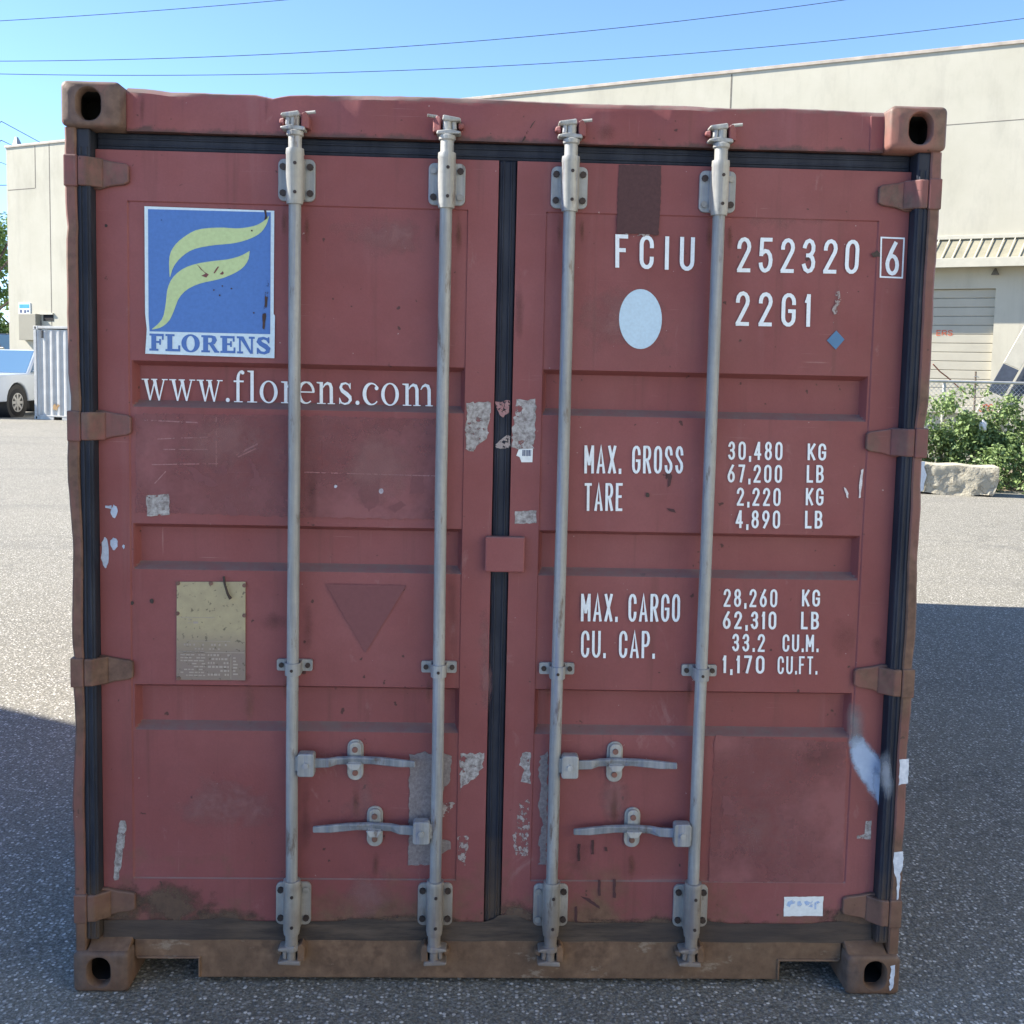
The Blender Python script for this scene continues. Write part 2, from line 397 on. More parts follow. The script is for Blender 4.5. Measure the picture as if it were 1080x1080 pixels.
# sill with two fork pockets
def sill_outline():
    zt, zb, zp = .136, .017, .076
    return [(-1.057, zt), (-1.057, zp+.001), (-.870, zp), (-.870, zb), (.870, zb), (.870, zp), (1.057, zp+.001), (1.057, zt)]
mb = MB().prism([(x, YS, z) for x, z in sill_outline()], (0, .12, 0))
# raised lips round the pockets
for sx in (-1, 1):
    mb.box(*sorted((sx*.870, sx*.862)), YS-.006, YS+.02, .019, .084); mb.box(*sorted((sx*.8615, sx*1.05)), YS-.006, YS+.02, .0765, .0845)
    # sloped shoulder on top of each bottom casting
    xs = sorted((sx*1.06, sx*1.180)); 
    mb.prism([(xs[0], .006, .1215), (xs[0], .092, .1215), (xs[0], .092, .150), (xs[0], .05, .146)], (xs[1]-xs[0], 0, 0))
mb.build('sill', m_sill, box, bevel=.004)
mb = MB()                                # fork pocket lining, plus an added black back plate standing in for shade
for sx in (-1, 1):
    a, b = sorted((sx*.872, sx*1.036))
    mb.box(a, b, .171, 5.9, .078, .082); mb.box(a-.004, a, .171, 5.9, .02, .082); mb.box(b, b+.004, .171, 5.9, .02, .082)
    mb.box(a, b, .26, .28, .003, .08)
mb.build('fork_pocket', m_dark, box)

# walls, roof and underside
def corr(p0, u, length, v, n, pitch=.278, depth=.036, flat=(.07,.068)):
    """trapezoid-corrugated sheet: profile runs along u, height vector v, depth along n"""
    p0, u, v, n = map(Vector, (p0, u, v, n)); pts = []; s = 0
    seq = [(0,0), (pitch*.26,0), (pitch*.5,1), (pitch*.76,1)]
    while s < length-1e-6:
        for a, d in seq:
            if s+a < length: pts.append((s+a, d*depth))
        s += pitch
    pts.append((length, 0))
    mb = MB()
    for a, d in pts: mb.v.append(p0+u*a+n*d); 
    m = len(pts)
    for a, d in pts: mb.v.append(p0+u*a+n*d+v)
    for i in range(m-1): mb.f.append([i, i+1, m+i+1, m+i]); mb.mi.append(0)
    return mb
for sx in (-1, 1):
    corr((sx*1.205, .166, .15), (0,1,0), L-.33, (0,0,2.36), (-sx,0,0)).build('side_wall', m_frame, box)
    MB().box(*sorted((sx*1.155, sx*1.216)), .179, L-.179, .02, .15).build('bottom_rail', m_sill, box, bevel=.004)
    MB().box(*sorted((sx*1.160, sx*1.216)), .179, L-.179, 2.51, 2.578).build('top_rail', m_frame, box, bevel=.004)
corr((-1.159, .171, 2.555), (0,1,0), L-.35, (2.318,0,0), (0,0,.6), .21, .02).build('roof', m_frame, box)
corr((-1.149, L-.10, .15), (1,0,0), 2.298, (0,0,2.35), (0,1,0), .25, .045).build('end_wall', m_frame, box)
MB().box(-1.15, 1.15, L-.12, L-.02, 2.471, 2.585).build('header', m_frame, box, bevel=.004)
MB().box(-1.057, 1.057, L-.12, L-.02, .02, .149).build('sill', m_sill, box, bevel=.004)
MB().box(-1.15, 1.15, .175, L-.125, .125, .15).build('floor', m_dark, box)

# ---- doors
GROOVES = [(1.840, 1.709), (1.375, 1.242), (.904, .768)]
GX0, GX1 = .111, 1.053; PXA, PXB, PZA, PZB = .112, 1.058, .322, 2.280
GD = .034
def smooth01(t): t = max(0, min(1, t)); return t*t*(3-2*t)
def door(sx):
    xa, xb, za, zb = .026, 1.147, .190, 2.421
    rnd = random.Random(11+sx)
    bumps = [(rnd.uniform(.15,1.0), rnd.uniform(.35,2.2), rnd.uniform(.06,.2), rnd.uniform(.0,.0022)) for _ in range(26)]
    xs = set([xa, xb, PXA, PXB]); zs = set([za, zb, PZA, PZB])
    ex = .006
    for i in range(60): xs.add(xa+(xb-xa)*(i+.5)/60)
    for i in range(110): zs.add(za+(zb-za)*(i+.5)/110)
    ST, SB = .014, .019                  # depths (in z) of the upper and lower slopes of a groove
    for a, b in GROOVES:
        for d in (0, ST*.33, ST*.66, ST): zs.add(a-d)
        for d in (0, SB*.33, SB*.66, SB): zs.add(b+d)
    for d in (0, .004, .008, .012): xs.add(GX0+d); xs.add(GX1-d)
    for c in (PXA, PXB): xs.add(c+.0035); xs.add(c-.0035)
    for c in (PZA, PZB): zs.add(c+.0035); zs.add(c-.0035)
    def clean(s_):
        s_ = sorted(s_); o = [s_[0]]
        for v in s_[1:]:
            if v-o[-1] > .0012: o.append(v)
        return o
    xs, zs = clean(xs), clean(zs)
    def depth(x, z):
        y = YD
        inp = PXA < x < PXB and PZA < z < PZB
        if inp: y += .0030
        # weld bead line round the panel
        for c, lo, hi, t in ((PXA, PZA, PZB, x), (PXB, PZA, PZB, x)):
            if abs(t-c) < .0012 and lo <= z <= hi: y += .0035
        for c in (PZA, PZB):
            if abs(z-c) < .0012 and PXA <= x <= PXB: y += .0035
        gx = min(smooth01((x-GX0)/.012), smooth01((GX1-x)/.012))
        for a, b in GROOVES:
            if b < z < a:
                gz = min(smooth01((a-z)/ST), smooth01((z-b)/SB)); y += GD*min(gx, gz)
        for bx, bz, br, ba in bumps:
            q = ((x-bx)**2+(z-bz)**2)/br**2
            if q < 6 and inp: y += ba*math.exp(-q)
        y += .0004*(1+math.sin(z*6+sx))
        return y
    mb = MB(); nx = len(xs)
    for z in zs:
        for x in xs: mb.v.append(Vector((sx*x, depth(x, z), z)))
    for i in range(len(zs)-1):
        for j in range(nx-1): mb.f.append([i*nx+j, i*nx+j+1, (i+1)*nx+j+1, (i+1)*nx+j]); mb.mi.append(0)
    # thickness
    loop = [j for j in range(nx)] + [i*nx+nx-1 for i in range(1, len(zs))] + [(len(zs)-1)*nx+j for j in range(nx-2, -1, -1)] + [i*nx for i in range(len(zs)-2, 0, -1)]
    b = len(mb.v)
    for i in loop: v = mb.v[i]; mb.v.append(Vector((v.x, .13, v.z)))
    m = len(loop)
    for i in range(m): mb.f.append([loop[i], loop[(i+1) % m], b+(i+1) % m, b+i]); mb.mi.append(0)
    mb.f.append([b+i for i in range(m)]); mb.mi.append(0)
    return mb.build('door', m_red, box, smooth=True, angle=38)
doorL = door(-1); doorR = door(1)

# ---- rubber gaskets round the doors
mb = MB()
yg = .070
mb.box(-1.148, 1.148, yg, .14, 2.4225, 2.4695)                      # above
for sx in (-1, 1):
    mb.box(*sorted((sx*1.1485, sx*1.1865)), .019, .0915, .150, 2.4692)
mb.box(-.0245, .0245, yg-.006, .128, .152, 2.4222)
mb.box(-1.15, 1.15, yg-.004, .128, .1365, .1515)
mb.build('door_gasket', m_rub, box, bevel=.005)
mb = MB()                                # ribs and lips of the gasket
for x in (-.012, .010): mb.tube([(x, yg-.006, .19), (x*1.1, yg-.007, 1.2), (x, yg-.006, 2.421)], .0035, 6)
for z in (2.436, 2.455): mb.tube([(-1.14, yg, z), (0, yg-.001, z-.001), (1.14, yg, z)], .0035, 6)
for sx in (-1, 1):
    mb.tube([(sx*1.158, .019, .16), (sx*1.159, .018, 1.3), (sx*1.158, .019, 2.42)], .004, 6)
    mb.tube([(sx*1.175, .019, .16), (sx*1.174, .018, 1.3), (sx*1.175, .019, 2.42)], .004, 6)
mb.build('gasket_rib', m_rub, box, smooth=True)
# bottom seal strip, packed with dirt
mb = MB(); rnd = random.Random(21); N = 120
top, bot = [], []
for i in range(N+1):
    x = -1.146+2.292*i/N
    wob = .007*math.sin(x*13)+.006*math.sin(x*31+1)+rnd.uniform(-.003,.003)
    zt = .187+wob*.7
    if abs(x-.05) < .09: zt += .03*math.exp(-((x-.05)/.04)**2)
    top.append((x, YD-.0035+.001*math.sin(x*40), min(max(zt+.006, .1925), .215))); bot.append((x, YS-.004+.0015*math.sin(x*23), .1368))
mid = [(t[0], YD-.008+rnd.uniform(-.002,.002), .162+rnd.uniform(-.003,.003)) for t in top]
k_ = len(top); mb.v = [Vector(p) for p in top+mid+bot]
for r_ in (0, 1):
    for i in range(k_-1): mb.f.append([r_*k_+i, r_*k_+i+1, (r_+1)*k_+i+1, (r_+1)*k_+i]); mb.mi.append(0)
def seal_mat():
    k = NT('dirty_rubber_seal')
    c = k.mix(k.ramp(k.noise(1, 6, .65, vec=k.mapping((5, 5, 40))), .38, .66), (.05, .04, .034), (.115, .085, .064))
    c = k.mix(k.ramp(k.noise(2.2, 4), .45, .65, 0, .6), c, (.06, .048, .044))
    k.bump(k.noise(1, 5, .6, vec=k.mapping((14, 14, 90))), .5, .005)
    return k.fin(c, .85, 0, .2)
mb.build('bottom_seal', seal_mat(), box, smooth=True, angle=60)

# ---- hinges
def hinge(sx, z, i):
    mb = MB(); rnd = random.Random(i*7+sx)
    t = rnd.uniform(-.003,.003)
    # blade on the door, tapering, and the knuckle on the post
    prof = [(1.185, .040), (1.135, .043), (1.105, .036), (1.062, .030), (1.052, .024), (1.052, -.020), (1.064, -.027), (1.105, -.033), (1.135, -.043), (1.185, -.040)]
    pts = [(sx*x, YD-.012, z+d+t) for x, d in prof]
    mb.prism(pts, (0, .014, 0))
    o = mb.build('hinge', m_frame if z < 1 else m_hinge, box, bevel=.004)
    kb = MB()
    kb.prism([(sx*1.2175, .006, z-.043), (sx*1.2175, .006, z+.043), (sx*1.180, .006, z+.043), (sx*1.180, .006, z-.043)], (0, .03, 0))
    kb.prism([(sx*1.179, .0075, z-.040), (sx*1.158, .0095, z-.040), (sx*1.122, .0405, z-.040), (sx*1.122, .053, z-.040), (sx*1.150, .040, z-.040), (sx*1.179, .030, z-.040)], (0, 0, .080))
    kb.build('knuckle', m_frame if z < 1 else m_hinge, o, bevel=.004)
    pn = MB().tube([(sx*1.172, .034, z-.048), (sx*1.172, .034, z+.049)], .011, 10); pn.build('hinge_pin', m_cast, o, smooth=True)
    # weld bead and crack above and below the blade
    return o
for i, z in enumerate((2.354, 1.653, .949, .248)):
    for sx in (-1, 1): hinge(sx, z, i)

# ---- locking bars
YR, RR = .020, .0172
def disc_cyl(mb, c, r, depth, n=14, mi=0):      # short cylinder facing the camera
    mb.tube([(c[0], c[1], c[2]), (c[0], c[1]-depth, c[2])], r, n, mi)
def locking_bar(x, hand, seed):
    rnd = random.Random(seed); lean = rnd.uniform(-.002,.002)
    mb = MB().tube([(x, YR, .17), (x+lean, YR, .7), (x-lean, YR, 1.5), (x, YR, 2.43)], RR, 20)
    bar = mb.build('locking_bar', m_galv, box, smooth=True)
    for top in (True, False):
        z0, z1 = (2.292, 2.408) if top else (.184, .314)
        pb = MB().prism([(px_, YD-.008, pz) for px_, pz in rr(x, (z0+z1)/2, .0515, (z1-z0)/2, .016, 5)], (0, .010, 0))
        plate = pb.build('guide_bracket', m_galv if top else m_galvw, bar, bevel=.002)
        sl = MB().tube([(x, YR, z0-.012), (x, YR, z0-.004), (x, YR, z0), (x, YR, z1+.006), (x, YR, z1+.008), (x, YR, z1+.022)],
                       [.0225, .0235, .0245, .0245, .0255, .0245], 22)
        # saddle webs joining the sleeve to the plate
        sl.box(x-.0245, x+.0245, YR+.004, YD-.0085, z0+.004, z1-.004)
        for dz in (z0+.018, z1-.020): disc_cyl(sl, (x+.004, YR-.0235, dz), .0048, .003, 10, 1)
        sl.build('sleeve', [m_galvw, m_bolt], bar, smooth=True, bevel=0)
        for sx_ in (-1, 1):
            for dz in (z0+.022, z1-.022):
                bb = MB(); disc_cyl(bb, (x+sx_*.0375, YD-.0075, dz), .0095, .007, 8)
                bb.build('bolt', m_boltp if rnd.random() < .15 else m_bolt, plate, smooth=True)
        # neck, collar and cam head
        d = 1 if top else -1; e = z1+.022 if top else z0-.012
        nk = MB().tube([(x, YR, e), (x, YR, e+d*.032), (x, YR, e+d*.036), (x, YR, e+d*.046), (x, YR, e+d*.05)], [.0185, .0185, .023, .0235, .019], 20)
        nk.build('collar', m_galvw, bar, smooth=True)
        zc = 2.503 if top else .112
        cm = MB()
        hz = .027 if top else .031
        cm.tube([(x, YR-.002, e+d*.044), (x, YR-.004, zc+d*hz*.7)], .013, 12)       # spine
        sgn = 1 if x in (-.171, .591) else -1
        q = sgn
        cm.prism([(x-q*.012, YR-.022, zc+hz), (x+q*.036, YR-.020, zc+hz*.72), (x+q*.038, YR-.018, zc+hz*.45), (x+q*.012, YR-.02, zc+hz*.35), (x-q*.014, YR-.022, zc+hz*.45)], (0, .045, 0))
        cm.prism([(x-q*.030, YR-.020, zc-hz*.95), (x+q*.036, YR-.020, zc-hz*.85), (x+q*.039, YR-.018, zc-hz*.62), (x+q*.010, YR-.02, zc-hz*.42), (x-q*.028, YR-.018, zc-hz*.55)], (0, .045, 0))
        cm.prism([(x+q*.014, YR-.012, zc-hz*.5), (x+q*.026, YR-.010, zc-hz*.4), (x+q*.024, YR-.010, zc+hz*.5), (x+q*.012, YR-.012, zc+hz*.5)], (0, .03, 0))
        cm.build('cam', m_galvw, bar, bevel=.004)
        kp = MB()                        # keeper welded on the frame
        kp.prism([(x-q*.040, .010, zc-hz*.7), (x-q*.018, .006, zc-hz*.6), (x-q*.018, .008, zc+hz*.8), (x-q*.030, .012, zc+hz*1.05), (x-q*.040, .016, zc+hz*.5)], (0, .042, 0))
        kp.build('keeper', m_hdr if top else m_sill, bar, bevel=.004); kp = MB()
        kp.prism([(x+q*.030, .018, zc-hz*.3), (x+q*.046, .024, zc-hz*.1), (x+q*.044, .024, zc+hz*.35), (x+q*.030, .018, zc+hz*.4)], (0, .03, 0))
        kp.build('keeper', m_hdr if top else m_sill, bar, bevel=.004)
        if top: MB().tube([(x-q*.028, .02, zc+hz*.9), (x-q*.056, .016, zc+hz*1.0)], .0045, 8).build('keeper_pin', m_galvw, bar, smooth=True)
    # middle strap
    z = .967
    ms = MB()
    ms.prism([(px_, YD-.006, pz) for px_, pz in rr(x, z+.002, .0515, .017, .006, 4)], (0, .008, 0))
    ms.tube([(x, YR, z-.018), (x, YR, z+.018)], .0225, 20)
    ms.box(x-.0225, x+.0225, YR, YD-.0062, z-.018, z+.018)
    st = ms.build('strap', m_galv, bar, smooth=True, angle=30)
    for c_ in ((x-.038, YD-.0055, z+.002, .0075, .006), (x+.038, YD-.0055, z+.002, .0075, .006), (x, YR-.0215, z-.001, .0045, .003)):
        bb = MB(); disc_cyl(bb, c_[:3], c_[3], c_[4], 8); bb.build('strap_bolt', m_bolt, st, smooth=True)
    # handle, its hub and the catch on the door
    dirx, zh, hx_end, catch_x, zc2 = hand
    hb = MB().prism([(px_, YR-.026, pz) for px_, pz in rr(x+dirx*.042, zh, .0245, .034, .008, 4)], (0, .034, 0))
    hb.prism([(x, YR-.012, zh-.022), (x+dirx*.02, YR-.012, zh-.022), (x+dirx*.02, YR-.012, zh+.022), (x, YR-.012, zh+.022)], (0, .022, 0))
    hub = hb.build('handle_hub', m_galv, bar, bevel=.003)
    pb = MB(); disc_cyl(pb, (x+dirx*.042, YR-.0255, zh), .0085, .006, 10); pb.build('pivot_bolt', m_galvw, hub, smooth=True)
    mh = MB(); xs_ = x+dirx*.066
    pts = [(xs_-dirx*.02, zh+.002, .028, .010, 0, .010), (xs_+dirx*.04, zh+.002, .027, .010, 0, .016), (catch_x-dirx*.05, zh+.004, .022, .013, .3, .028), (catch_x, zh+.005, .025, .011, .35, .031),
           (catch_x+dirx*.05, zh+.005, .021, .013, .3, .030), (catch_x+dirx*.08, zh+.004, .023, .012, .1, .027), (hx_end-dirx*.05, zh+.001, .023, .012, 0, .022), (hx_end, zh-.001, .018, .010, 0, .020)]
    for (x_, z_, hgt, th, tw, yb) in pts:
        for a, b_ in ((-1,-1),(1,-1),(1,1),(-1,1)):
            yy = b_*th/2; zz = a*hgt/2
            mh.v.append(Vector((x_, yb+yy*math.cos(tw)-zz*math.sin(tw), z_+zz*math.cos(tw)+yy*math.sin(tw))))
    for i in range(len(pts)-1):
        for k in range(4): mh.f.append([i*4+k, i*4+(k+1) % 4, (i+1)*4+(k+1) % 4, (i+1)*4+k]); mh.mi.append(0)
    mh.f += [[0,1,2,3], [len(pts)*4-4+k for k in range(4)]]; mh.mi += [0, 0]
    mh.build('handle', m_handle, bar, bevel=.003)
    cb = MB().prism([(px_, YD-.005, pz) for px_, pz in rr(catch_x, zc2, .0235, .061, .022, 5)], (0, .008, 0))
    catch = cb.build('handle_catch', m_galvw, bar, bevel=.002)
    cl = MB()
    cl.prism([(px_, YD-.016, pz) for px_, pz in rr(catch_x+.001, zc2+.027, .0175, .030, .014, 5)], (0, .012, 0))
    cl.prism([(catch_x-.017, YD-.016, zc2+.010), (catch_x+.019, YD-.016, zc2+.010), (catch_x+.021, .012, zc2-.002), (catch_x-.019, .012, zc2-.002)], (0, .004, -.006))
    cl.prism([(catch_x-.023, .012, zc2+.003), (catch_x+.025, .012, zc2+.003), (catch_x+.013, .010, zc2-.016), (catch_x-.011, .010, zc2-.016)], (0, .006, 0))
    cl.build('clasp', m_galvw, catch, bevel=.0025)
    for c_ in ((catch_x, YD-.015, zc2+.036), (catch_x, YD-.004, zc2-.038)):
        pb = MB(); disc_cyl(pb, c_, .0085, .006, 10); pb.build('rivet', m_cast, catch, smooth=True)
    return bar
def wx(px, py, Y): return P(px, py, Y).x
def wz(px, py, Y): return P(px, py, Y).z
def hd(dirx, hub, end, catch):
    return (dirx, wz(hub[0], hub[1], 0.0), wx(end[0], end[1], .02), wx(catch[0], catch[1], YD), wz(catch[0], catch[1], YD))
locking_bar(-.5895, hd(1, (321,807), (438,802), (375,801)), 1)
locking_bar(-.171, hd(-1, (444,878.5), (330,873), (395.5,871)), 2)
locking_bar(.173, hd(1, (599,809), (714,811), (648,803)), 3)
locking_bar(.5925, hd(-1, (718,881), (605,875), (666.5,872)), 4)

# ---- anti-theft plate over the joint
a, b = P(512,566,.03), P(553,604,.03)
mb = MB().box(a.x, b.x, .030, .054, b.z, a.z)
mb.build('overlap_plate', m_red, box, bevel=.004)
mb = MB().box(a.x+.004, b.x-.03, .0275, .0295, b.z+.006, a.z-.006)

# ------------------------------------------------------------------ flat marks on the doors
def y_of(dr, x, z, base=None):
    return base
def decal(name, pts, mat, parent, Y=YD+.003, off=.0012, thick=0, jag=0, seed=0, zoff=0):
    rnd = random.Random(seed); o = []
    n = len(pts)
    for i in range(n):
        a, b = pts[i], pts[(i+1) % n]
        steps = max(1, int(math.hypot(b[0]-a[0], b[1]-a[1])/3)) if jag else 1
        for s_ in range(steps):
            t = s_/steps; x = a[0]+(b[0]-a[0])*t; y = a[1]+(b[1]-a[1])*t
            if jag: x += rnd.uniform(-jag, jag); y += rnd.uniform(-jag, jag)
            o.append(P(x, y, Y-off))
    mb = MB().poly(o)
    return mb.build(name, mat, parent)
def ell(cx, cy, rx, ry, n=40): return [(cx+rx*math.cos(2*math.pi*i/n), cy+ry*math.sin(2*math.pi*i/n)) for i in range(n)]
YP = YD+.003-.0022                        # just proud of the panel skin (covers its small dents)
YDf = YD-.0010

def soft_mat(name, c1, c2, hard=.35, alpha=.85, nscale=16, namp=.5):
    k = NT(name); uv = k.n('ShaderNodeTexCoord').outputs['UV']
    m = k.n('ShaderNodeMapping'); m.inputs['Location'].default_value = (-1, -1, 0); m.inputs['Scale'].default_value = (2, 2, 0); k.link(uv, m.inputs[0])
    ln = k.n('ShaderNodeVectorMath', operation='LENGTH'); k.link(m.outputs[0], ln.inputs[0])
    d = k.math('ADD', ln.outputs['Value'], k.ramp(k.noise(nscale, 7, .7), .28, .72, -namp*.5, namp*.7))
    k.cut(k.ramp(d, .80, .80-hard, 0, alpha))
    return k.fin(k.mix(k.ramp(k.noise(nscale*2.5, 5, .65), .35, .7), c1, c2), .75, 0, .3)
def soft(name, cx, cy, rx, ry, mat, parent, Y, ang=0):
    ca, sa = math.cos(R(ang)), math.sin(R(ang)); mb = MB()
    for a, b in ((-1,1),(1,1),(1,-1),(-1,-1)):
        mb.v.append(P(cx+a*rx*ca-b*ry*sa, cy+a*rx*sa+b*ry*ca, Y))
    mb.f.append([0,1,2,3]); mb.mi.append(0)
    o = mb.build(name, mat, parent); uv = o.data.uv_layers.new(name='UVMap')
    co = {0:(0,0), 1:(1,0), 2:(1,1), 3:(0,1)}
    for l in o.data.loops: uv.data[l.index].uv = co[l.vertex_index]
    return o
s_dirt = soft_mat('soft_brown_dirt', (.095, .062, .045), (.15, .10, .07), .45, .88, 11, .7)
s_rust = soft_mat('rust_run', (.085, .042, .026), (.15, .075, .042), .7, .42, 22, .5)
s_dark = soft_mat('soft_grime', (.06, .032, .03), (.10, .05, .046), .75, .27, 9, 1.0)
s_pale = soft_mat('chalky_fading', (.28, .13, .128), (.32, .165, .16), .6, .55, 8, .9)
s_blue = soft_mat('sprayed_blue_paint', (.33, .42, .58), (.44, .54, .68), .28, .95, 9, .35)
s_blueg = soft_mat('paint_on_rubber', (.17, .21, .28), (.26, .31, .39), .5, .85, 10, .4)
s_bluef = soft_mat('thin_sprayed_paint', (.20, .24, .26), (.27, .32, .36), .7, .55, 14, .6)

# --- stroke lettering
def arc(cx, cy, rx, ry, a0, a1, n=7): return [(cx+rx*math.cos(R(a0+(a1-a0)*i/n)), cy+ry*math.sin(R(a0+(a1-a0)*i/n))) for i in range(n+1)]
q = .24
O_ = arc(.5, 1-q, .5, q, 0, 180) + arc(.5, q, .5, q, 180, 360)
GL = {
 'F': (.78, [[(1,1),(0,1),(0,0)], [(0,.54),(.75,.54)]]),
 'C': (.85, [[(1,.70)]+arc(.5,1-q,.5,q,0,180)+arc(.5,q,.5,q,180,360)+[(1,.30)]]),
 'I': (.22, [[(.5,0),(.5,1)]]),
 'U': (.88, [[(0,1)]+arc(.5,q,.5,q,180,360)+[(1,1)]]),
 '0': (.85, [O_+[O_[0]]]), 'O': (.85, [O_+[O_[0]]]),
 '2': (.85, [[(0,.74)]+arc(.5,1-q,.5,q,175,-30)+[(.5,.34),(.04,0.03)], [(0,0),(1,0)]]),
 '5': (.85, [[(.95,1),(.08,1)], [(.08,.98),(.04,.52)], arc(.48,.32,.52,.32,130,-90)+arc(.45,.25,.45,.25,270,190)]),
 '3': (.80, [[(0,.80)]+arc(.48,.76,.48,.24,160,-90)+[(.34,.52)], [(.34,.52),(.5,.52)]+arc(.48,.26,.52,.26,80,-165)]),
 '6': (.85, [[(.80,1.0),(.42,.74),(.10,.47),(.01,.34)], arc(.5,.29,.5,.29,0,360,16)]),
 '9': (.85, [[(.20,0),(.58,.26),(.90,.53),(.99,.66)], arc(.5,.71,.5,.29,0,360,16)]),
 '8': (.85, [arc(.5,.77,.44,.23,0,360,16), arc(.5,.27,.5,.27,0,360,16)]),
 'G': (.88, [[(1,.72)]+arc(.5,1-q,.5,q,0,180)+arc(.5,q,.5,q,180,360)+[(1,.46),(.6,.46)]]),
 '1': (.36, [[(0,.80),(.80,.97)], [(.85,0),(.85,1)]]),
 'M': (1.0, [[(0,0),(0,1)], [(.04,.95),(.5,.32)], [(.96,.95),(.5,.32)], [(1,0),(1,1)]]),
 'A': (.92, [[(0,0),(.5,1),(1,0)], [(.2,.27),(.8,.27)]]),
 'X': (.86, [[(0,0),(1,1)], [(0,1),(.44,.56)], [(.56,.44),(1,0)]]),
 'R': (.86, [[(0,0),(0,1)], [(.04,1),(.55,1)]+arc(.55,.75,.42,.25,90,-90)+[(.06,.5)], [(.5,.48),(1,0)]]),
 'S': (.85, [[(.98,.72)]+arc(.5,1-q,.46,q,5,180)+[(.1,.66),(.9,.36)]+arc(.5,q,.48,q,0,-180)]),
 'T': (.82, [[(0,1),(1,1)], [(.5,.98),(.5,0)]]),
 'E': (.76, [[(1,1),(0,1),(0,0),(1,0)], [(0,.52),(.8,.52)]]),
 '4': (.85, [[(.72,0),(.72,1)], [(.68,.98),(0,.28)], [(0,.28),(1,.28)]]),
 '7': (.80, [[(0,1),(1,1)], [(.97,.97),(.36,0)]]),
 'K': (.88, [[(0,0),(0,1)], [(1,1),(.05,.38)], [(.32,.55),(1,0)]]),
 'L': (.74, [[(0,1),(0,0),(1,0)]]),
 'B': (.86, [[(0,0),(0,1)], [(.04,1),(.5,1)]+arc(.5,.76,.42,.24,90,-90)+[(.06,.52)], [(.5,.52)]+arc(.5,.26,.5,.26,90,-90)+[(.04,0)]]),
 'P': (.84, [[(0,0),(0,1)], [(.04,1),(.55,1)]+arc(.55,.73,.45,.27,90,-90)+[(.06,.46)]]),
 '.': (.20, [[(.5,-.02),(.5,.10)]]), ',': (.22, [[(.6,.12),(.6,.02),(.2,-.12)]]),
}
def ribbon(pts, t):
    n = len(pts); closed = n > 3 and math.hypot(pts[0][0]-pts[-1][0], pts[0][1]-pts[-1][1]) < 1e-4
    L_, R_ = [], []
    for i in range(n):
        p = pts[i]
        if closed: a = pts[i-1] if i > 0 else pts[-2]; b = pts[i+1] if i < n-1 else pts[1]
        else: a = pts[max(i-1,0)]; b = pts[min(i+1,n-1)]
        d1 = Vector((p[0]-a[0], p[1]-a[1])); d2 = Vector((b[0]-p[0], b[1]-p[1]))
        if d1.length < 1e-7: d1 = d2
        if d2.length < 1e-7: d2 = d1
        d1.normalize(); d2.normalize()
        n1 = Vector((-d1.y, d1.x)); n2 = Vector((-d2.y, d2.x)); m = n1+n2
        if m.length < .2: m = n1
        m.normalize(); k = min(1.0/max(m.dot(n1), .45), 1.9)
        L_.append((p[0]+m.x*t/2*k, p[1]+m.y*t/2*k)); R_.append((p[0]-m.x*t/2*k, p[1]-m.y*t/2*k))
    return L_, R_
def lettering(text, lt, lb, rt, rb, parent, Y, mat=m_white, tf=.122, gap=.32, name='lettering', space=.62):
    """text stretched into the box whose corners are measured in the photograph"""
    LT, LB, RT, RB = (P(a[0], a[1], Y) for a in (lt, lb, rt, rb))
    h = (LT-LB).length; wid = ((RT-LT).length+(RB-LB).length)/2
    # natural advance widths (unit = cap height), glyph width factor solved so the string fits
    ws = []; 
    for ch in text: ws.append(space if ch == ' ' else GL[ch][0]*.52)
    g_ = gap*.52*.9; total = sum(ws)+g_*(len(text)-1)
    sc = wid/(total*h)
    mb = MB(); x = 0; si = 0
    for ch, w_ in zip(text, ws):
        W = w_*sc*h
        if ch != ' ':
            t = tf*h*min(1.0, max(.75, sc))
            for st in GL[ch][1]:
                pts = [(x+t/2+u*max(W-t, 1e-4), t/2+v*(h-t)) for u, v in st]
                cl = len(pts) > 3 and math.hypot(pts[0][0]-pts[-1][0], pts[0][1]-pts[-1][1]) < 1e-4
                if not cl:
                    for e, f in ((0, 1), (-1, -2)):
                        d = Vector((pts[e][0]-pts[f][0], pts[e][1]-pts[f][1])).normalized()
                        pts[e] = (pts[e][0]+d.x*t*.42, pts[e][1]+d.y*t*.42)
                A, B = ribbon(pts, t); b = len(mb.v); si += 1
                oy = -.00012*(si % 4)
                for p in A+B:
                    fx = p[0]/wid; fz = p[1]/h
                    q_ = LB.lerp(RB, fx).lerp(LT.lerp(RT, fx), fz); mb.v.append(Vector((q_.x, q_.y+oy, q_.z)))
                m = len(A)
                for i in range(m-1): mb.f.append([b+i, b+i+1, b+m+i+1, b+m+i]); mb.mi.append(0)
        x += W+g_*sc*h
    return mb.build(name, mat, parent)

lettering('FCIU', (649,247), (649,282.5), (733,250), (732,286), doorR, YP, gap=.75)
lettering('252320', (778,250), (777,287), (907,253), (905,289), doorR, YP, gap=.55)
lettering('6', (934.5,254), (933.5,290), (948.5,255), (948,291), doorR, YDf)
bx = [(929.5,250.5),(953.5,251.5),(951.5,293),(928.5,292)]
mb = MB(); A, B = ribbon([(P(*p, YDf).x, P(*p, YDf).z) for p in bx+[bx[0]]], .0045)
for p in A+B: mb.v.append(Vector((p[0], YDf-.0004, p[1])))
for i in range(4): mb.f.append([i, i+1, 5+i+1, 5+i]); mb.mi.append(0)
mb.build('check_digit_box', m_white, doorR)
lettering('22G1', (776.5,307), (775.5,343.5), (855.5,310), (854.5,345), doorR, YP, gap=.62)
decal('oval_sticker', ell(675.5,336.5,22.6,31.6), m_oval, doorR, YP, 0)
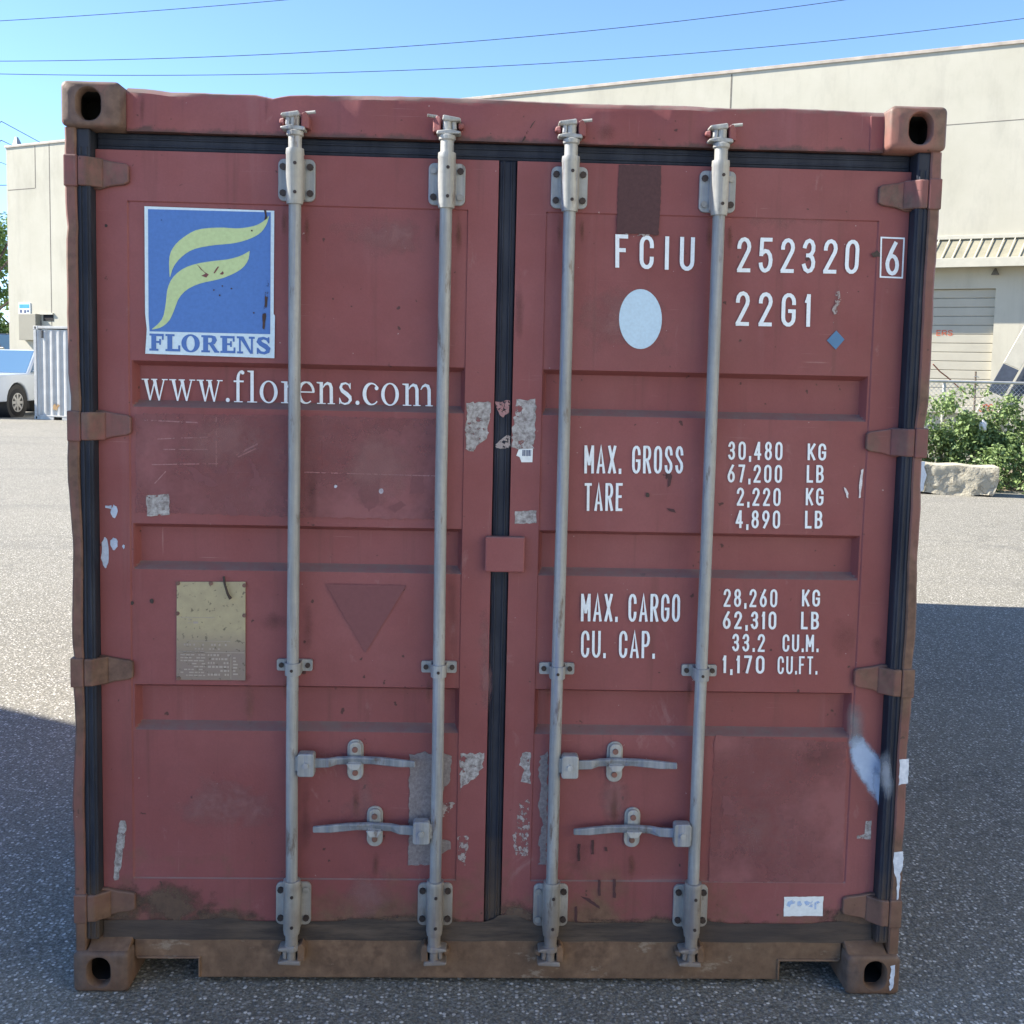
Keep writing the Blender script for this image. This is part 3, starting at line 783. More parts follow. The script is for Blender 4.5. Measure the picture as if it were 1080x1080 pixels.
for t, a in (('MAX. GROSS', ((616.5,469.5),(616.2,499.5),(721,470.5),(720.5,499.5))), ('TARE', ((616.5,509.5),(616.2,539),(657,509.5),(656.5,539)))):
    lettering(t, *a, doorR, YP, tf=.125, gap=.30, space=.34)
for t, a in (('30,480', (768.3,465.5,485,825.5,466)), ('67,200', (767.5,489.8,508.8,825,490.3)), ('2,220', (777.2,514.2,533.3,823.5,514.7)), ('4,890', (776,538,557,823,538.4)),
             ('28,260', (763.3,621,640,820,621.4)), ('62,310', (762.5,644.5,663.3,819,645)), ('33.2', (772.5,668.3,687,807,668.7)), ('1,170', (762.3,691,710,806.5,691.5))):
    lettering(t, (a[0],a[1]), (a[0]-.3,a[2]), (a[3],a[4]), (a[3]-.4,a[2]+.6), doorR, YP, tf=.138, gap=.42)
for t, a in (('KG', (852,467.5,485.5,871.5)), ('LB', (851,490.3,509,869)), ('KG', (850,514.5,533,868.7)), ('LB', (849.2,538.5,557.3,867.7)),
             ('KG', (846,621.6,639.6,865)), ('LB', (845,645,663.6,864)), ('CU.M.', (825.5,669,687.4,863)), ('CU.FT.', (820.3,692,711,861.8))):
    lettering(t, (a[0],a[1]), (a[0]-.3,a[2]), (a[3],a[1]+.3), (a[3]-.3,a[2]+.3), doorR, YP, tf=.138, gap=.36)
lettering('MAX. CARGO', (613,626), (612.6,655.5), (717.5,626.5), (717,656), doorR, YP, tf=.125, gap=.30, space=.34)
lettering('CU. CAP.', (613,665), (612.6,693.5), (690.5,665.5), (690,694.5), doorR, YP, tf=.125, gap=.30, space=.45)

# --- serif lettering (strokes of varying width + serifs), unit: x-height = 1
def vrib(pts):            # (x, y, thickness)
    base = [(p[0], p[1]) for p in pts]; n = len(base); A, B = [], []
    L1, R1 = ribbon(base, 1.0)
    for i in range(n):
        p = base[i]; t = pts[i][2]
        A.append((p[0]+(L1[i][0]-p[0])*t, p[1]+(L1[i][1]-p[1])*t)); B.append((p[0]+(R1[i][0]-p[0])*t, p[1]+(R1[i][1]-p[1])*t))
    return A+B[::-1]
def ringv(cx, cy, rx, ry, ix, iy, n=28):
    return ('ring', [(cx+rx*math.cos(2*math.pi*i/n), cy+ry*math.sin(2*math.pi*i/n)) for i in range(n)], [(cx+ix*math.cos(2*math.pi*i/n), cy+iy*math.sin(2*math.pi*i/n)) for i in range(n)])
def rect(x0, y0, x1, y1): return [(x0,y0),(x1,y0),(x1,y1),(x0,y1)]
TK, TN, SF = .16, .055, .045
def serif_glyph(ch):
    if ch == 'w':
        return 1.28, [[(.10,1),(.27,1),(.44,.0),(.37,.0)], [(.37,0),(.44,0),(.66,.92),(.60,.92)], [(.52,1),(.69,1),(.88,0),(.81,0)], [(.81,0),(.88,0),(1.12,1),(1.06,1)],
                     rect(.0,.95,.34,1.0), rect(.46,.95,.76,1.0), rect(.98,.95,1.26,1.0)]
    if ch == '.': return .34, [[(.17+.10*math.cos(a*math.pi/6), .09+.10*math.sin(a*math.pi/6)) for a in range(12)]]
    if ch == 'f':
        return .62, [vrib([(.27,0,.15),(.27,1.1,.15)]+[(.27+.21*(1-math.cos(R(a))), 1.1+.33*math.sin(R(a)), .15-.07*a/90) for a in (20,40,60,80,100)]),
                     [(.5+.085*math.cos(a*math.pi/6), 1.36+.085*math.sin(a*math.pi/6)) for a in range(12)], rect(.06,.92,.55,1.0), rect(.08,0,.5,SF)]
    if ch == 'l': return .56, [rect(.2,0,.36,1.46), [(.05,1.46),(.05,1.41),(.2,1.37),(.2,1.46)], rect(.05,0,.52,SF)]
    if ch == 'o': return 1.0, [ringv(.47,.5,.44,.52,.27,.46)]
    if ch == 'r': return .72, [rect(.17,0,.33,1), [(.02,1),(.02,.95),(.17,.92),(.17,1)], rect(.02,0,.50,SF), vrib([(.33,.72,.05),(.42,.88,.09),(.53,.96,.12),(.6,.95,.12)]), [(.58+.09*math.cos(a*math.pi/6), .88+.09*math.sin(a*math.pi/6)) for a in range(12)]]
    if ch in 'nm':
        out = [rect(.17,0,.33,1), [(.02,1),(.02,.95),(.17,.92),(.17,1)], rect(.04,0,.46,SF)]
        for k in range(1 if ch == 'n' else 2):
            o = k*.60
            out += [vrib([(.33+o,.74,.04),(.42+o,.88,.08),(.55+o,.95,.12),(.68+o,.90,.15),(.74+o,.74,.16),(.745+o,0,.16)]), rect(.56+o,0,.92+o,SF)]
        return (.98 if ch == 'n' else 1.58), out
    if ch == 'e':
        pts = [(.47+.36*math.cos(R(a)), .5+.48*math.sin(R(a)), .06+.12*max(0,-math.cos(R(a)))**.8 + (.06 if a < 80 else 0)) for a in range(5, 325, 16)]
        return .90, [vrib(pts), rect(.2,.5,.87,.56)]
    if ch == 's':
        return .76, [vrib([(.63,.74,.05),(.56,.90,.07),(.40,.97,.08),(.22,.92,.11),(.16,.77,.13),(.24,.62,.17),(.45,.48,.19),(.61,.34,.17),(.64,.20,.13),(.54,.07,.10),(.36,.02,.08),(.19,.08,.07),(.11,.27,.05)]),
                     [(.6,.98),(.65,.98),(.65,.70),(.62,.70)], [(.09,.02),(.14,.02),(.13,.30),(.09,.30)]]
    if ch == 'c':
        pts = [(.47+.36*math.cos(R(a)), .5+.48*math.sin(R(a)), .06+.12*max(0,-math.cos(R(a)))**.8) for a in range(45, 325, 16)]
        return .84, [vrib(pts), [(.71+.095*math.cos(a*math.pi/6), .77+.095*math.sin(a*math.pi/6)) for a in range(12)]]
def outline_text(glyphs, LT, LB, RT, RB, mat, parent, name, h_units):
    """glyphs: list of (advance, shapes); box maps 0..total x 0..h_units"""
    tot = sum(g_[0] for g_ in glyphs); mb = MB(); x = 0; si = 0
    def mp(p, oy):
        fx = p[0]/tot; fz = p[1]/h_units
        q_ = LB.lerp(RB, fx).lerp(LT.lerp(RT, fx), fz); return Vector((q_.x, q_.y+oy, q_.z))
    for adv, shapes in glyphs:
        for sh in shapes:
            si += 1; oy = -.00012*(si % 7)
            if sh and sh[0] == 'ring':
                b = len(mb.v); n = len(sh[1])
                mb.v += [mp((x+p[0], p[1]), oy) for p in sh[1]] + [mp((x+p[0], p[1]), oy) for p in sh[2]]
                for i in range(n): mb.f.append([b+i, b+(i+1) % n, b+n+(i+1) % n, b+n+i]); mb.mi.append(0)
            else: mb.poly([mp((x+p[0], p[1]), oy) for p in sh])
        x += adv
    return mb.build(name, mat, parent)
YG = YD+GD-.0012
txt = 'www.florens.com'
gl = [serif_glyph(c) for c in txt]
gl = [(a+.06, s_) for a, s_ in gl]
YGT = YD+GD-.0035
outline_text(gl, P(149.5,399.3,YGT), P(149.5,422,YGT), P(459,405.2,YGT), P(459,428.6,YGT), m_white, doorL, 'lettering', 1.0)

# --- company sign: white board, blue field, two green waves and slab lettering
sgn = decal('logo_sign', [(152.3,217.5),(289.3,222.3),(288.6,331),(290.0,333),(289.4,377.8),(153.2,373),(154.8,347),(153.0,330)], m_lwhite, doorL, YP-.0005, 0)
def Z1(x, y): return (40+x/3.6, 60+y/3.6)
decal('logo_field', [Z1(418,578), Z1(884,590), Z1(882,1053), Z1(424,1042), Z1(420,985)], m_lblue, doorL, YP-.0012, 0)
def spl(pts, n=4):
    o = []; m = len(pts)
    for i in range(m):
        p0, p1, p2, p3 = pts[i-1], pts[i], pts[(i+1) % m], pts[(i+2) % m]
        for k in range(n):
            t = k/n
            o.append(tuple(.5*((2*p1[j])+(-p0[j]+p2[j])*t+(2*p0[j]-5*p1[j]+4*p2[j]-p3[j])*t*t+(-p0[j]+3*p1[j]-3*p2[j]+p3[j])*t**3) for j in (0,1)))
    return o
def wave(up, lo, mat, Y):
    """a band between an upper and a lower curve, as quads"""
    def res(c, n=26):
        o = []; m = len(c)-1
        for i in range(n+1):
            t = i/n*m; k = min(int(t), m-1); f = t-k
            p0 = c[max(k-1,0)]; p1 = c[k]; p2 = c[k+1]; p3 = c[min(k+2,m)]
            o.append(tuple(.5*((2*p1[j])+(-p0[j]+p2[j])*f+(2*p0[j]-5*p1[j]+4*p2[j]-p3[j])*f*f+(-p0[j]+3*p1[j]-3*p2[j]+p3[j])*f**3) for j in (0,1)))
        return o
    a, b = res(up), res(lo); mb = MB(); n = len(a)
    for p in a+b: mb.v.append(P(*Z1(*p), Y))
    for i in range(n-1): mb.f.append([i, i+1, n+i+1, n+i]); mb.mi.append(0)
    return mb
w1 = wave([(500,835),(499,760),(520,715),(560,680),(610,655),(690,648),(760,651),(820,642),(855,625),(877,603)],
          [(502,836),(515,797),(545,760),(590,731),(660,716),(740,708),(795,694),(840,672),(866,640),(878,604)], m_lgreen, YP-.0019)
w1.build('logo_wave', m_lgreen, doorL)
w2 = wave([(433,1033),(457,1013),(476,985),(486,930),(492,880),(512,838),(550,805),(600,786),(665,775),(725,768),(770,755),(803,737)],
          [(434,1035),(467,1027),(497,1003),(516,965),(536,915),(570,881),(620,859),(680,846),(730,829),(775,803),(798,772),(804,738)], m_lgreen, YP-.0019)
w2.build('logo_wave', m_lgreen, doorL)
def slab(ch):
    if ch == 'F': return .82, [rect(.12,0,.38,1), rect(.38,.86,.78,1), rect(.68,.66,.78,.86), rect(.38,.46,.58,.58), rect(.54,.36,.63,.70), rect(.02,0,.12,.12), rect(.38,0,.5,.12), rect(.02,.88,.12,1)]
    if ch == 'L': return .82, [rect(.12,0,.38,1), rect(.38,0,.8,.14), rect(.70,.14,.80,.36), rect(.02,0,.12,.12), rect(.02,.88,.12,1), rect(.38,.88,.5,1)]
    if ch == 'O': return 1.02, [ringv(.5,.5,.49,.53,.22,.43)]
    if ch == 'R': return .98, [rect(.12,0,.38,1), vrib([(.38,.93,.14),(.56,.93,.15),(.68,.88,.2),(.72,.73,.26),(.66,.58,.2),(.54,.53,.13),(.38,.52,.1)]), [(.42,.5),(.64,.52),(.9,.1),(.97,.1),(.97,0),(.72,0)], rect(.02,0,.12,.12), rect(.38,0,.48,.12), rect(.02,.88,.12,1)]
    if ch == 'E': return .86, [rect(.12,0,.38,1), rect(.38,.86,.78,1), rect(.68,.68,.78,.86), rect(.38,.46,.58,.58), rect(.54,.36,.63,.70), rect(.38,0,.82,.14), rect(.72,.14,.82,.34), rect(.02,0,.12,.12), rect(.02,.88,.12,1)]
    if ch == 'N': return .98, [rect(.12,0,.22,1), [(.12,1),(.36,1),(.84,.0),(.72,0),(.22,.8)], rect(.76,.0,.86,1), rect(.02,0,.34,.12), rect(.0,.88,.12,1), rect(.64,.88,.96,1)]
    if ch == 'S': return .84, [vrib([(.70,.70,.1),(.60,.88,.15),(.42,.94,.15),(.22,.88,.2),(.17,.73,.24),(.28,.60,.26),(.52,.46,.28),(.66,.32,.25),(.64,.16,.2),(.46,.06,.15),(.24,.10,.15),(.11,.30,.1)]), rect(.64,.64,.73,1), rect(.06,0,.15,.36)]
gl = [slab(c) for c in 'FLORENS']; gl = [(a+.03, s_) for a, s_ in gl]
def Z8(x, y): return (145+x/7.2, 335+y/7.2)
Y8 = YP-.0013
outline_text(gl, P(*Z8(88,120),Y8), P(*Z8(88,250),Y8), P(*Z8(1022,150),Y8), P(*Z8(1022,280),Y8), m_lblue2, doorL, 'lettering', 1.0)

# wear on the sign: torn strip by its right edge, a nick at the top corner, scratches on the lower wave
for i, pts in enumerate(([Z1(868,838),(Z1(876,860)),Z1(874,905),Z1(868,960),Z1(860,1035),Z1(853,1030),Z1(852,985),Z1(862,930),Z1(863,880)], [Z1(858,580),Z1(868,582),Z1(868,600),Z1(872,612),Z1(860,620),Z1(862,600)],
        [Z1(600,786),Z1(612,795),Z1(632,815),Z1(650,826),Z1(640,838),Z1(620,830),Z1(636,822),Z1(618,806)], [Z1(684,795),Z1(688,797),Z1(670,822),Z1(666,820)], [Z1(690,826),Z1(702,814),Z1(706,822),Z1(700,828)])):
    D0 = decal('sign_wear', pts, m_grime if i < 2 else m_ghost, doorL, YP-.0027, 0, jag=.35, seed=200+i)
for i, (a_, b_) in enumerate(((700,870),(690,905),(735,880),(668,885),(820,972),(812,660),(560,690),(470,620))):
    x_, y_ = Z1(a_, b_); decal('sign_wear', ell(x_, y_, .9, .9, 8), m_grime, doorL, YP-.0027, 0, jag=.2, seed=220+i)

# --- data plate
pl = MB(); a = [P(186.5,613.5,YP), P(259,613.5,YP), P(259,717.5,YP), P(186,717,YP)]
pl.prism([(p.x, YP+.0015, p.z) for p in a], (0, -.0030, 0))
plate = pl.build('data_plate', m_plate, box, bevel=.0008)
mb = MB(); rnd = random.Random(2)
pz, pxx = [a[3].z, a[0].z], [a[0].x, a[1].x]
def pt(u, v): return (pxx[0]+(pxx[1]-pxx[0])*u, pz[0]+(pz[1]-pz[0])*v)
def pr(u0, v0, u1, v1):
    x0, z0 = pt(u0, v0); x1, z1 = pt(u1, v1); mb.box(x0, x1, YP-.0022, YP-.0014, z0, z1)
for r_ in range(9):                      # embossed, unreadable small print
    v = .045+r_*.030; u = .05
    while u < .40:
        w_ = rnd.uniform(.02, .07)
        if rnd.random() < .75: pr(u, v, min(u+w_, .41), v+.012)
        u += w_+.014
for r_ in range(6):
    v = .05+r_*.04; u = .45
    while u < .74:
        w_ = rnd.uniform(.02, .05)
        if rnd.random() < .7: pr(u, v, u+w_, v+.02)
        u += w_+.016
for r_ in range(6): pr(.82, .06+r_*.033, .82+rnd.uniform(.03,.1), .075+r_*.033)
pr(.02, .285, .98, .29); pr(.785, .02, .79, .285)
for u in (.10,.14,.18,.24,.37,.50,.54,.61,.70): pr(u, .355, u+.025, .375)
for u in (.26,.31,.36,.47,.52,.6): pr(u, .315, u+.025, .33)
pr(.15, .40, .78, .404); pr(.0, .64, .55, .644); pr(.16, .585, .22, .589); pr(.16, .62, .22, .624); pr(.24, .58, .31, .6)
mb.build('embossing', m_emb, plate)
for u, v in ((.02,.985),(.5,.99),(.985,.975),(.01,.68),(.985,.67),(.02,.02)):
    mb = MB(); x_, z_ = pt(u, v); disc_cyl(mb, (x_, YP-.0014, z_), .006, .003, 10); mb.build('rivet', m_cast, plate, smooth=True)
mb = MB().tube([P(236,608,YP-.006), P(237,616,YP-.012), P(240,626,YP-.014), P(243.2,631.5,YP-.012)], [.0035,.0032,.0035,.005], 8)
mb.build('wire_end', m_bolt, plate, smooth=True)

# --- stickers, tape, smears and scratches
D = decal
D('dark_patch', [(653,173.5),(697.5,175),(696.6,215),(694.5,248.5),(684,247),(650.5,246),(651.5,205)], m_ghostd, doorR, YDf, 0, jag=.4, seed=1)
D('peeled_tape', [(650,238),(656,236),(664,241),(672,239),(681,243),(686,241),(685,250),(676,248),(668,249),(658,247),(650,248)], m_tape3, doorR, YP-.001, 0, jag=1.2, seed=2)
D('silver_tape', [(492.5,425),(517.5,424),(517,438),(514,448),(515,460),(509,466),(503,470),(500,475),(490.5,474)], m_tape, doorL, YDf, 0, jag=1.4, seed=3)
D('silver_tape', [(545.5,422),(565.5,421.5),(564,450),(562.5,474),(553,474),(548,476),(540,471),(541,450)], m_tape, doorR, YDf, 0, jag=1.4, seed=4)
D('barcode_sticker', [(547,474),(562,473),(561.5,487.5),(550,487.5),(548,482),(544.5,480.5)], m_labelw, doorR, YDf-.0006, 0)
mb = MB()
for i, x_ in enumerate((551,552.3,553.2,554.8,555.8,557.3,558.1,559.6)):
    a, b = P(x_, 474.5, YDf-.001), P(x_+(.5 if i % 2 else .8), 481, YDf-.001)
    mb.add([(a.x, a.y, a.z), (b.x, a.y, a.z), (b.x, a.y, b.z), (a.x, a.y, b.z)], [(0,1,2,3)])
mb.build('barcode_lines', m_labelk, doorR)
D('silver_tape', [(543,539),(566,538.5),(565.5,552),(543,552)], m_tape, doorR, YDf, 0, jag=.5, seed=5)
D('silver_tape', [(153.8,522.5),(178,520.8),(179,543),(155.5,544.3)], m_tape, doorL, YP, 0, jag=.6, seed=6)
D('grey_tape', [(431.8,796),(437,797),(440,795),(449,793),(455,796),(462,793),(470,796),(477,797),(475.5,812),(474,826),(468,830),(466,842),(464.5,870),(463,885),(462,912),(431,912.5)], m_tape2, doorL, YP, 0, jag=.9, seed=7)
D('grey_tape', [(463,884),(475,888),(476,895),(470,899),(462,901)], m_tape2, doorL, YP, 0, jag=1, seed=8)
D('thin_tape', [(466,846),(480,847),(474,858),(465,862)], m_tape3, doorL, YP, 0, jag=1.2, seed=9)
D('silver_tape', [(485.5,795),(511,794.5),(508,812),(500,822),(493,826),(485,834)], m_tape, doorL, YDf, 0, jag=1.3, seed=10)
D('thin_tape', [(483,882),(496,881),(493,893),(491,912),(481,912),(484,898)], m_tape3, doorL, YDf, 0, jag=1, seed=11)
D('silver_tape', [(551,794),(560,793),(559,826),(549,825),(553,812),(547,806)], m_tape, doorR, YDf, 0, jag=1, seed=12)
D('thin_tape', [(548,846),(558,844),(557,903),(545,902),(541,885),(545,868)], m_tape3, doorR, YDf, 0, jag=1.4, seed=13)
D('grey_tape', [(570,797),(578,793),(576,912),(568,912),(571,900),(567,888),(572,870),(568,850),(571,832),(568,818)], m_tape2, doorR, YP, 0, jag=1.2, seed=14)
D('silver_tape', [(541,958),(551,958),(551,965),(541,965)], m_tape2, doorR, YDf, 0)
D('silver_tape', [(126.5,866),(131.5,866),(133,872),(131,890),(128,910),(125,928),(120,929),(120.5,910),(122.5,890),(125,872)], m_tape, doorL, YDf, 0, jag=.7, seed=15)
for i, pts in enumerate((ell(120.5,539.5,3.6,7,14), ell(120.5,573.5,4,6.5,14), ell(111,583,4.2,16,18), ell(130,576.5,1.4,2.2,8), [(111,533),(117,533),(117,537),(111,536)])):
    D('paint_chip', pts, m_smear, doorL, YDf, 0, jag=.7, seed=30+i)
# the spilled pale-blue paint at the lower right
soft('paint_smear', 917, 812, 20, 56, s_blue, doorR, YDf-.0002, -27)
soft('paint_smear', 929, 836, 10, 34, s_blue, doorR, YDf-.0004, -14)
soft('paint_haze', 902, 766, 14, 34, s_bluef, doorR, YDf-.0006, -8)
soft('paint_smear', 935, 818, 11, 40, s_blueg, box, .0140, -4)
D('paint_smear', [(949,801),(959,800),(957.5,826),(948,828)], m_drip, box, .0105, 0, jag=.5, seed=43)
D('paint_smear', [(943,899),(953,898.5),(952,916),(949.5,922),(949,935),(947.5,949),(945.5,949),(946,930),(943.5,920),(942,912)], m_drip, box, .0105, 0, jag=.5, seed=44)
D('paint_smear', [(939.5,1019),(945,1018),(943.5,1034),(940,1045),(938,1044)], m_drip, box, -.0010, 0, jag=1, seed=45)
D('silver_tape', [(913,866),(919.5,865.5),(918,885),(903.5,884.5),(904,881.5),(912,880)], m_tape, doorR, YDf, 0, jag=.4, seed=46)
D('white_label', [(827,946),(868.5,945.5),(867.5,966),(826.5,966.3)], m_labelw, doorR, YDf-.0003, 0, jag=.25, seed=47)
mb = MB()
for pts in ([(831,951),(836,949),(839,951),(838,953),(834,954),(833,957),(829.5,955)], [(841,951),(844,950),(846,954),(844,957),(841,956)], [(848,951),(851,950),(855,952),(857,950),(857,957),(850,956)], [(859,952),(863,950),(865,952),(861,954),(861,959),(859,959)]):
    mb.poly([P(x_, y_, YDf-.0009) for x_, y_ in pts])
mb.build('label_print', m_labelb, doorR)
D('blue_diamond', [(882,348.5),(890.7,358),(881.5,368.7),(872,359)], m_blue, doorR, YP, 0)
D('peel_mark', [(881,309),(885,307),(886,318),(884,326),(885,334),(881,342),(878,344),(880,333),(878,327),(881,320)], m_tape3, doorR, YP, 0, jag=.9, seed=48)
D('white_scratch', [(908.5,496),(911,494),(909.5,508),(907.5,525),(905.8,525),(906.5,508)], m_scrw, doorR, YP, 0, jag=.4, seed=49)
D('white_scratch', [(890,514),(892,515),(895,520),(894.5,526),(893,524)], m_scrw, doorR, YP, 0, jag=.3, seed=50)
D('white_scratch', [(922.5,430),(925,430),(924,434),(928,440),(924,440)], m_scr, doorR, YP, 0, jag=.4, seed=51)
for i, (x0, y0, x1, y1, w_) in enumerate(((249,480,272,468,.8),(251,482,270,473,.6),(151,443,214,446,.6),(166,463,220,461,.5),(172,474,219,474,.5),(160,490,230,489,.5),(321,498,460,502,.5),(228,440,228,492,.4),(175,497,163,510,.5))):
    dx, dy = x1-x0, y1-y0; l_ = math.hypot(dx, dy); nx_, ny_ = -dy/l_*w_, dx/l_*w_
    D('scratch', [(x0+nx_,y0+ny_),(x1+nx_,y1+ny_),(x1-nx_,y1-ny_),(x0-nx_,y0-ny_)], m_scr, doorL, YP, 0)
D('placard_mark', [(343.5,616),(428.5,617.5),(385.5,688.5)], m_ghost, doorL, YP, 0)
for i, (pts, d_) in enumerate((([(196,491),(206,494),(214,500),(224,505),(231,512),(224,514),(214,508),(207,510),(203,500)], doorL), ([(262,482),(270,492),(276,510),(262,514),(268,500)], doorL),
        ([(236,525),(245,530),(252,543),(244,545),(237,536)], doorL), ([(230,495),(240,483),(238,502)], doorL), ([(384,484),(402,484),(400,530),(388,540),(378,520)], doorL),
        ([(435,500),(446,496),(448,520),(432,520)], doorL), ([(410,535),(422,528),(428,534),(416,540)], doorL), ([(763,838),(773,845),(775,860),(762,860)], doorR), ([(778,870),(785,880),(784,890)], doorR))):
    D('scuff_mark', pts, m_ghost, doorL if d_ is doorL else doorR, YP+.0002, 0, jag=1.2, seed=60+i)
D('faded_patch', [(754,776),(893,783),(889,935),(826,931),(747,930)], m_faded, doorR, YP+.0004, 0, jag=1, seed=70)
D('faded_patch', [(143,436),(300,438),(462,442),(458,548),(300,545),(144,540)], m_faded, doorL, YP+.0004, 0, jag=1, seed=71)
for i, (x_, y_, r_) in enumerate(((683,522,2.3),(112,238,1.6),(160,634,2.4),(139.5,636,2),(354,513,1.6),(402,518,2.6))):
    D('rust_spot' if i < 4 else 'paint_chip', ell(x_, y_, r_, r_*1.1, 9), m_bolt if i < 4 else m_drip, doorR if x_ > 530 else doorL, YP if i != 1 else YDf, 0, jag=.3, seed=80+i)
D('rust_spot', [(706,497),(709,502),(707,512),(704,514),(705,506),(702,500)], m_ghostd, doorR, YP, 0)
D('rust_spot', [(703,536),(711,537),(713,541),(706,539)], m_ghostd, doorR, YP, 0)
D('rust_spot', [(919,268),(925,264),(929,268),(931,272),(926,271),(921,272)], m_bolt, doorR, YDf, 0, jag=.6, seed=90)
for i, (x_, y0, y1) in enumerate(((610.5,890,908),(625,886,901),(639,893,898),(607.5,956,973),(632,928,945),(648,927,947),(518,350,351))):
    D('scuff_mark', [(x_-1.3,y0),(x_+1.3,y0),(x_+1.6,y1),(x_-1.2,y1)], m_ghostd, doorR, YDf-.0002 if y0 > 920 else YP, 0, jag=.5, seed=95+i)
D('scuff_mark', [(612,945),(622,948),(632,956),(633,959),(622,952)], m_ghostd, doorR, YDf-.0002, 0, jag=.4, seed=103)
D('scuff_mark', [(563,128),(565,127),(558,138),(553,148),(550,150),(555,140)], m_grime, box, YH-.0042, 0, jag=.3, seed=104)
# dirt run below the data plate, brown patch near the left bottom corner
D('dirt_run', [(256,712),(264,710),(268,720),(266,760),(270,776),(258,778),(256,760),(257,735)], m_dirt, doorL, YP-.0006, 0, jag=1.4, seed=110) if False else None
soft('dirt_patch', 186, 955, 52, 34, s_dirt, doorL, YDf-.0002)
soft('dirt_patch', 128, 955, 34, 30, s_dirt, doorL, YDf-.0003)
soft('dirt_patch', 240, 968, 60, 14, s_dirt, doorL, YDf-.0004)
soft('dirt_patch', 420, 974, 120, 12, s_dirt, doorL, YDf-.0002)
soft('dirt_patch', 545, 966, 26, 28, s_dirt, doorR, YDf-.0002)
soft('dirt_patch', 690, 974, 130, 10, s_dirt, doorR, YDf-.0003)
soft('dirt_patch', 900, 968, 60, 18, s_dirt, doorR, YDf-.0002)
soft('faded_patch', 386, 940, 34, 34, s_pale, doorL, YDf-.0003)
for i, (x_, y_, rx, ry, m_, d_, Y_) in enumerate((
        (263,745,8,36,s_rust,doorL,YP-.0003),(258,715,10,8,s_dark,doorL,YP-.0004),
        (300,236,5,22,s_rust,doorL,YP-.0003),(324,240,5,26,s_rust,doorL,YP-.0003),(461,244,4,22,s_rust,doorL,YP-.0003),(484,246,5,30,s_rust,doorL,YP-.0003),
        (590,246,5,26,s_rust,doorR,YP-.0003),(614,244,4,20,s_rust,doorR,YP-.0003),(748,250,5,28,s_rust,doorR,YP-.0003),(770,250,4,22,s_rust,doorR,YP-.0003),
        (301,728,4,16,s_rust,doorL,YP-.0003),(452,730,4,18,s_rust,doorL,YP-.0003),(578,730,4,16,s_rust,doorR,YP-.0003),(727,732,4,18,s_rust,doorR,YP-.0003),
        (375,846,6,26,s_rust,doorL,YP-.0003),(396,912,6,22,s_rust,doorL,YP-.0003),(648,850,6,28,s_rust,doorR,YP-.0003),(666,914,6,22,s_rust,doorR,YP-.0003),
        (322,860,8,60,s_dark,doorL,YP-.0002),(325,660,7,46,s_dark,doorL,YP-.0002),(478,640,8,60,s_dark,doorL,YP-.0002),(330,520,9,60,s_dark,doorL,YP-.0002),(735,860,9,90,s_dark,doorR,YP-.0002),(612,900,20,40,s_dark,doorR,YP-.0002),
        (290,655,26,14,s_dark,doorL,YP-.0002),(870,800,30,24,s_dark,doorR,YP-.0004),
        (402,250,60,30,s_pale,doorL,YP-.0002),(230,465,70,34,s_pale,doorL,YP-.0003),(400,490,60,50,s_pale,doorL,YP-.0003),(240,850,70,40,s_pale,doorL,YP-.0001),(660,340,60,50,s_pale,doorR,YP+.0002),(840,220,70,26,s_pale,doorR,YP+.0002),
        (800,880,40,40,s_pale,doorR,YP-.0003),(385,840,26,60,s_pale,doorL,YP-.0001),(650,840,24,50,s_pale,doorR,YP-.0001),(890,670,22,26,s_dark,doorR,YP-.0002),(925,678,10,16,s_dark,doorR,YDf-.0002),(512,700,10,80,s_pale,doorL,YDf-.0001),(548,330,7,60,s_dark,doorR,YDf-.0001))):
    soft('rust_run' if m_ is s_rust else ('faded_patch' if m_ is s_pale else 'grime_patch'), x_, y_, rx, ry, m_, d_, Y_)
for x_, w_ in ((640,14),(480,12)): soft('grime_patch', x_, 128+x_*.02, w_, 14, s_dark, box, YH-.0075)
for x_, w_ in ((163,3.4),(281,3.0)): soft('rust_run', x_-(13 if x_ < 200 else 0), 115, w_, 20, s_dark, box, YH-.0075)
# gasket scuffs
D('gasket_tape', [(522,424),(538,422),(537,436),(530,440),(524,432)], m_scr, box, .0575, 0, jag=1, seed=120)
D('gasket_tape', [(521,470),(538,455),(538,473),(521,473)], m_tape3, box, .0575, 0, jag=.6, seed=121)

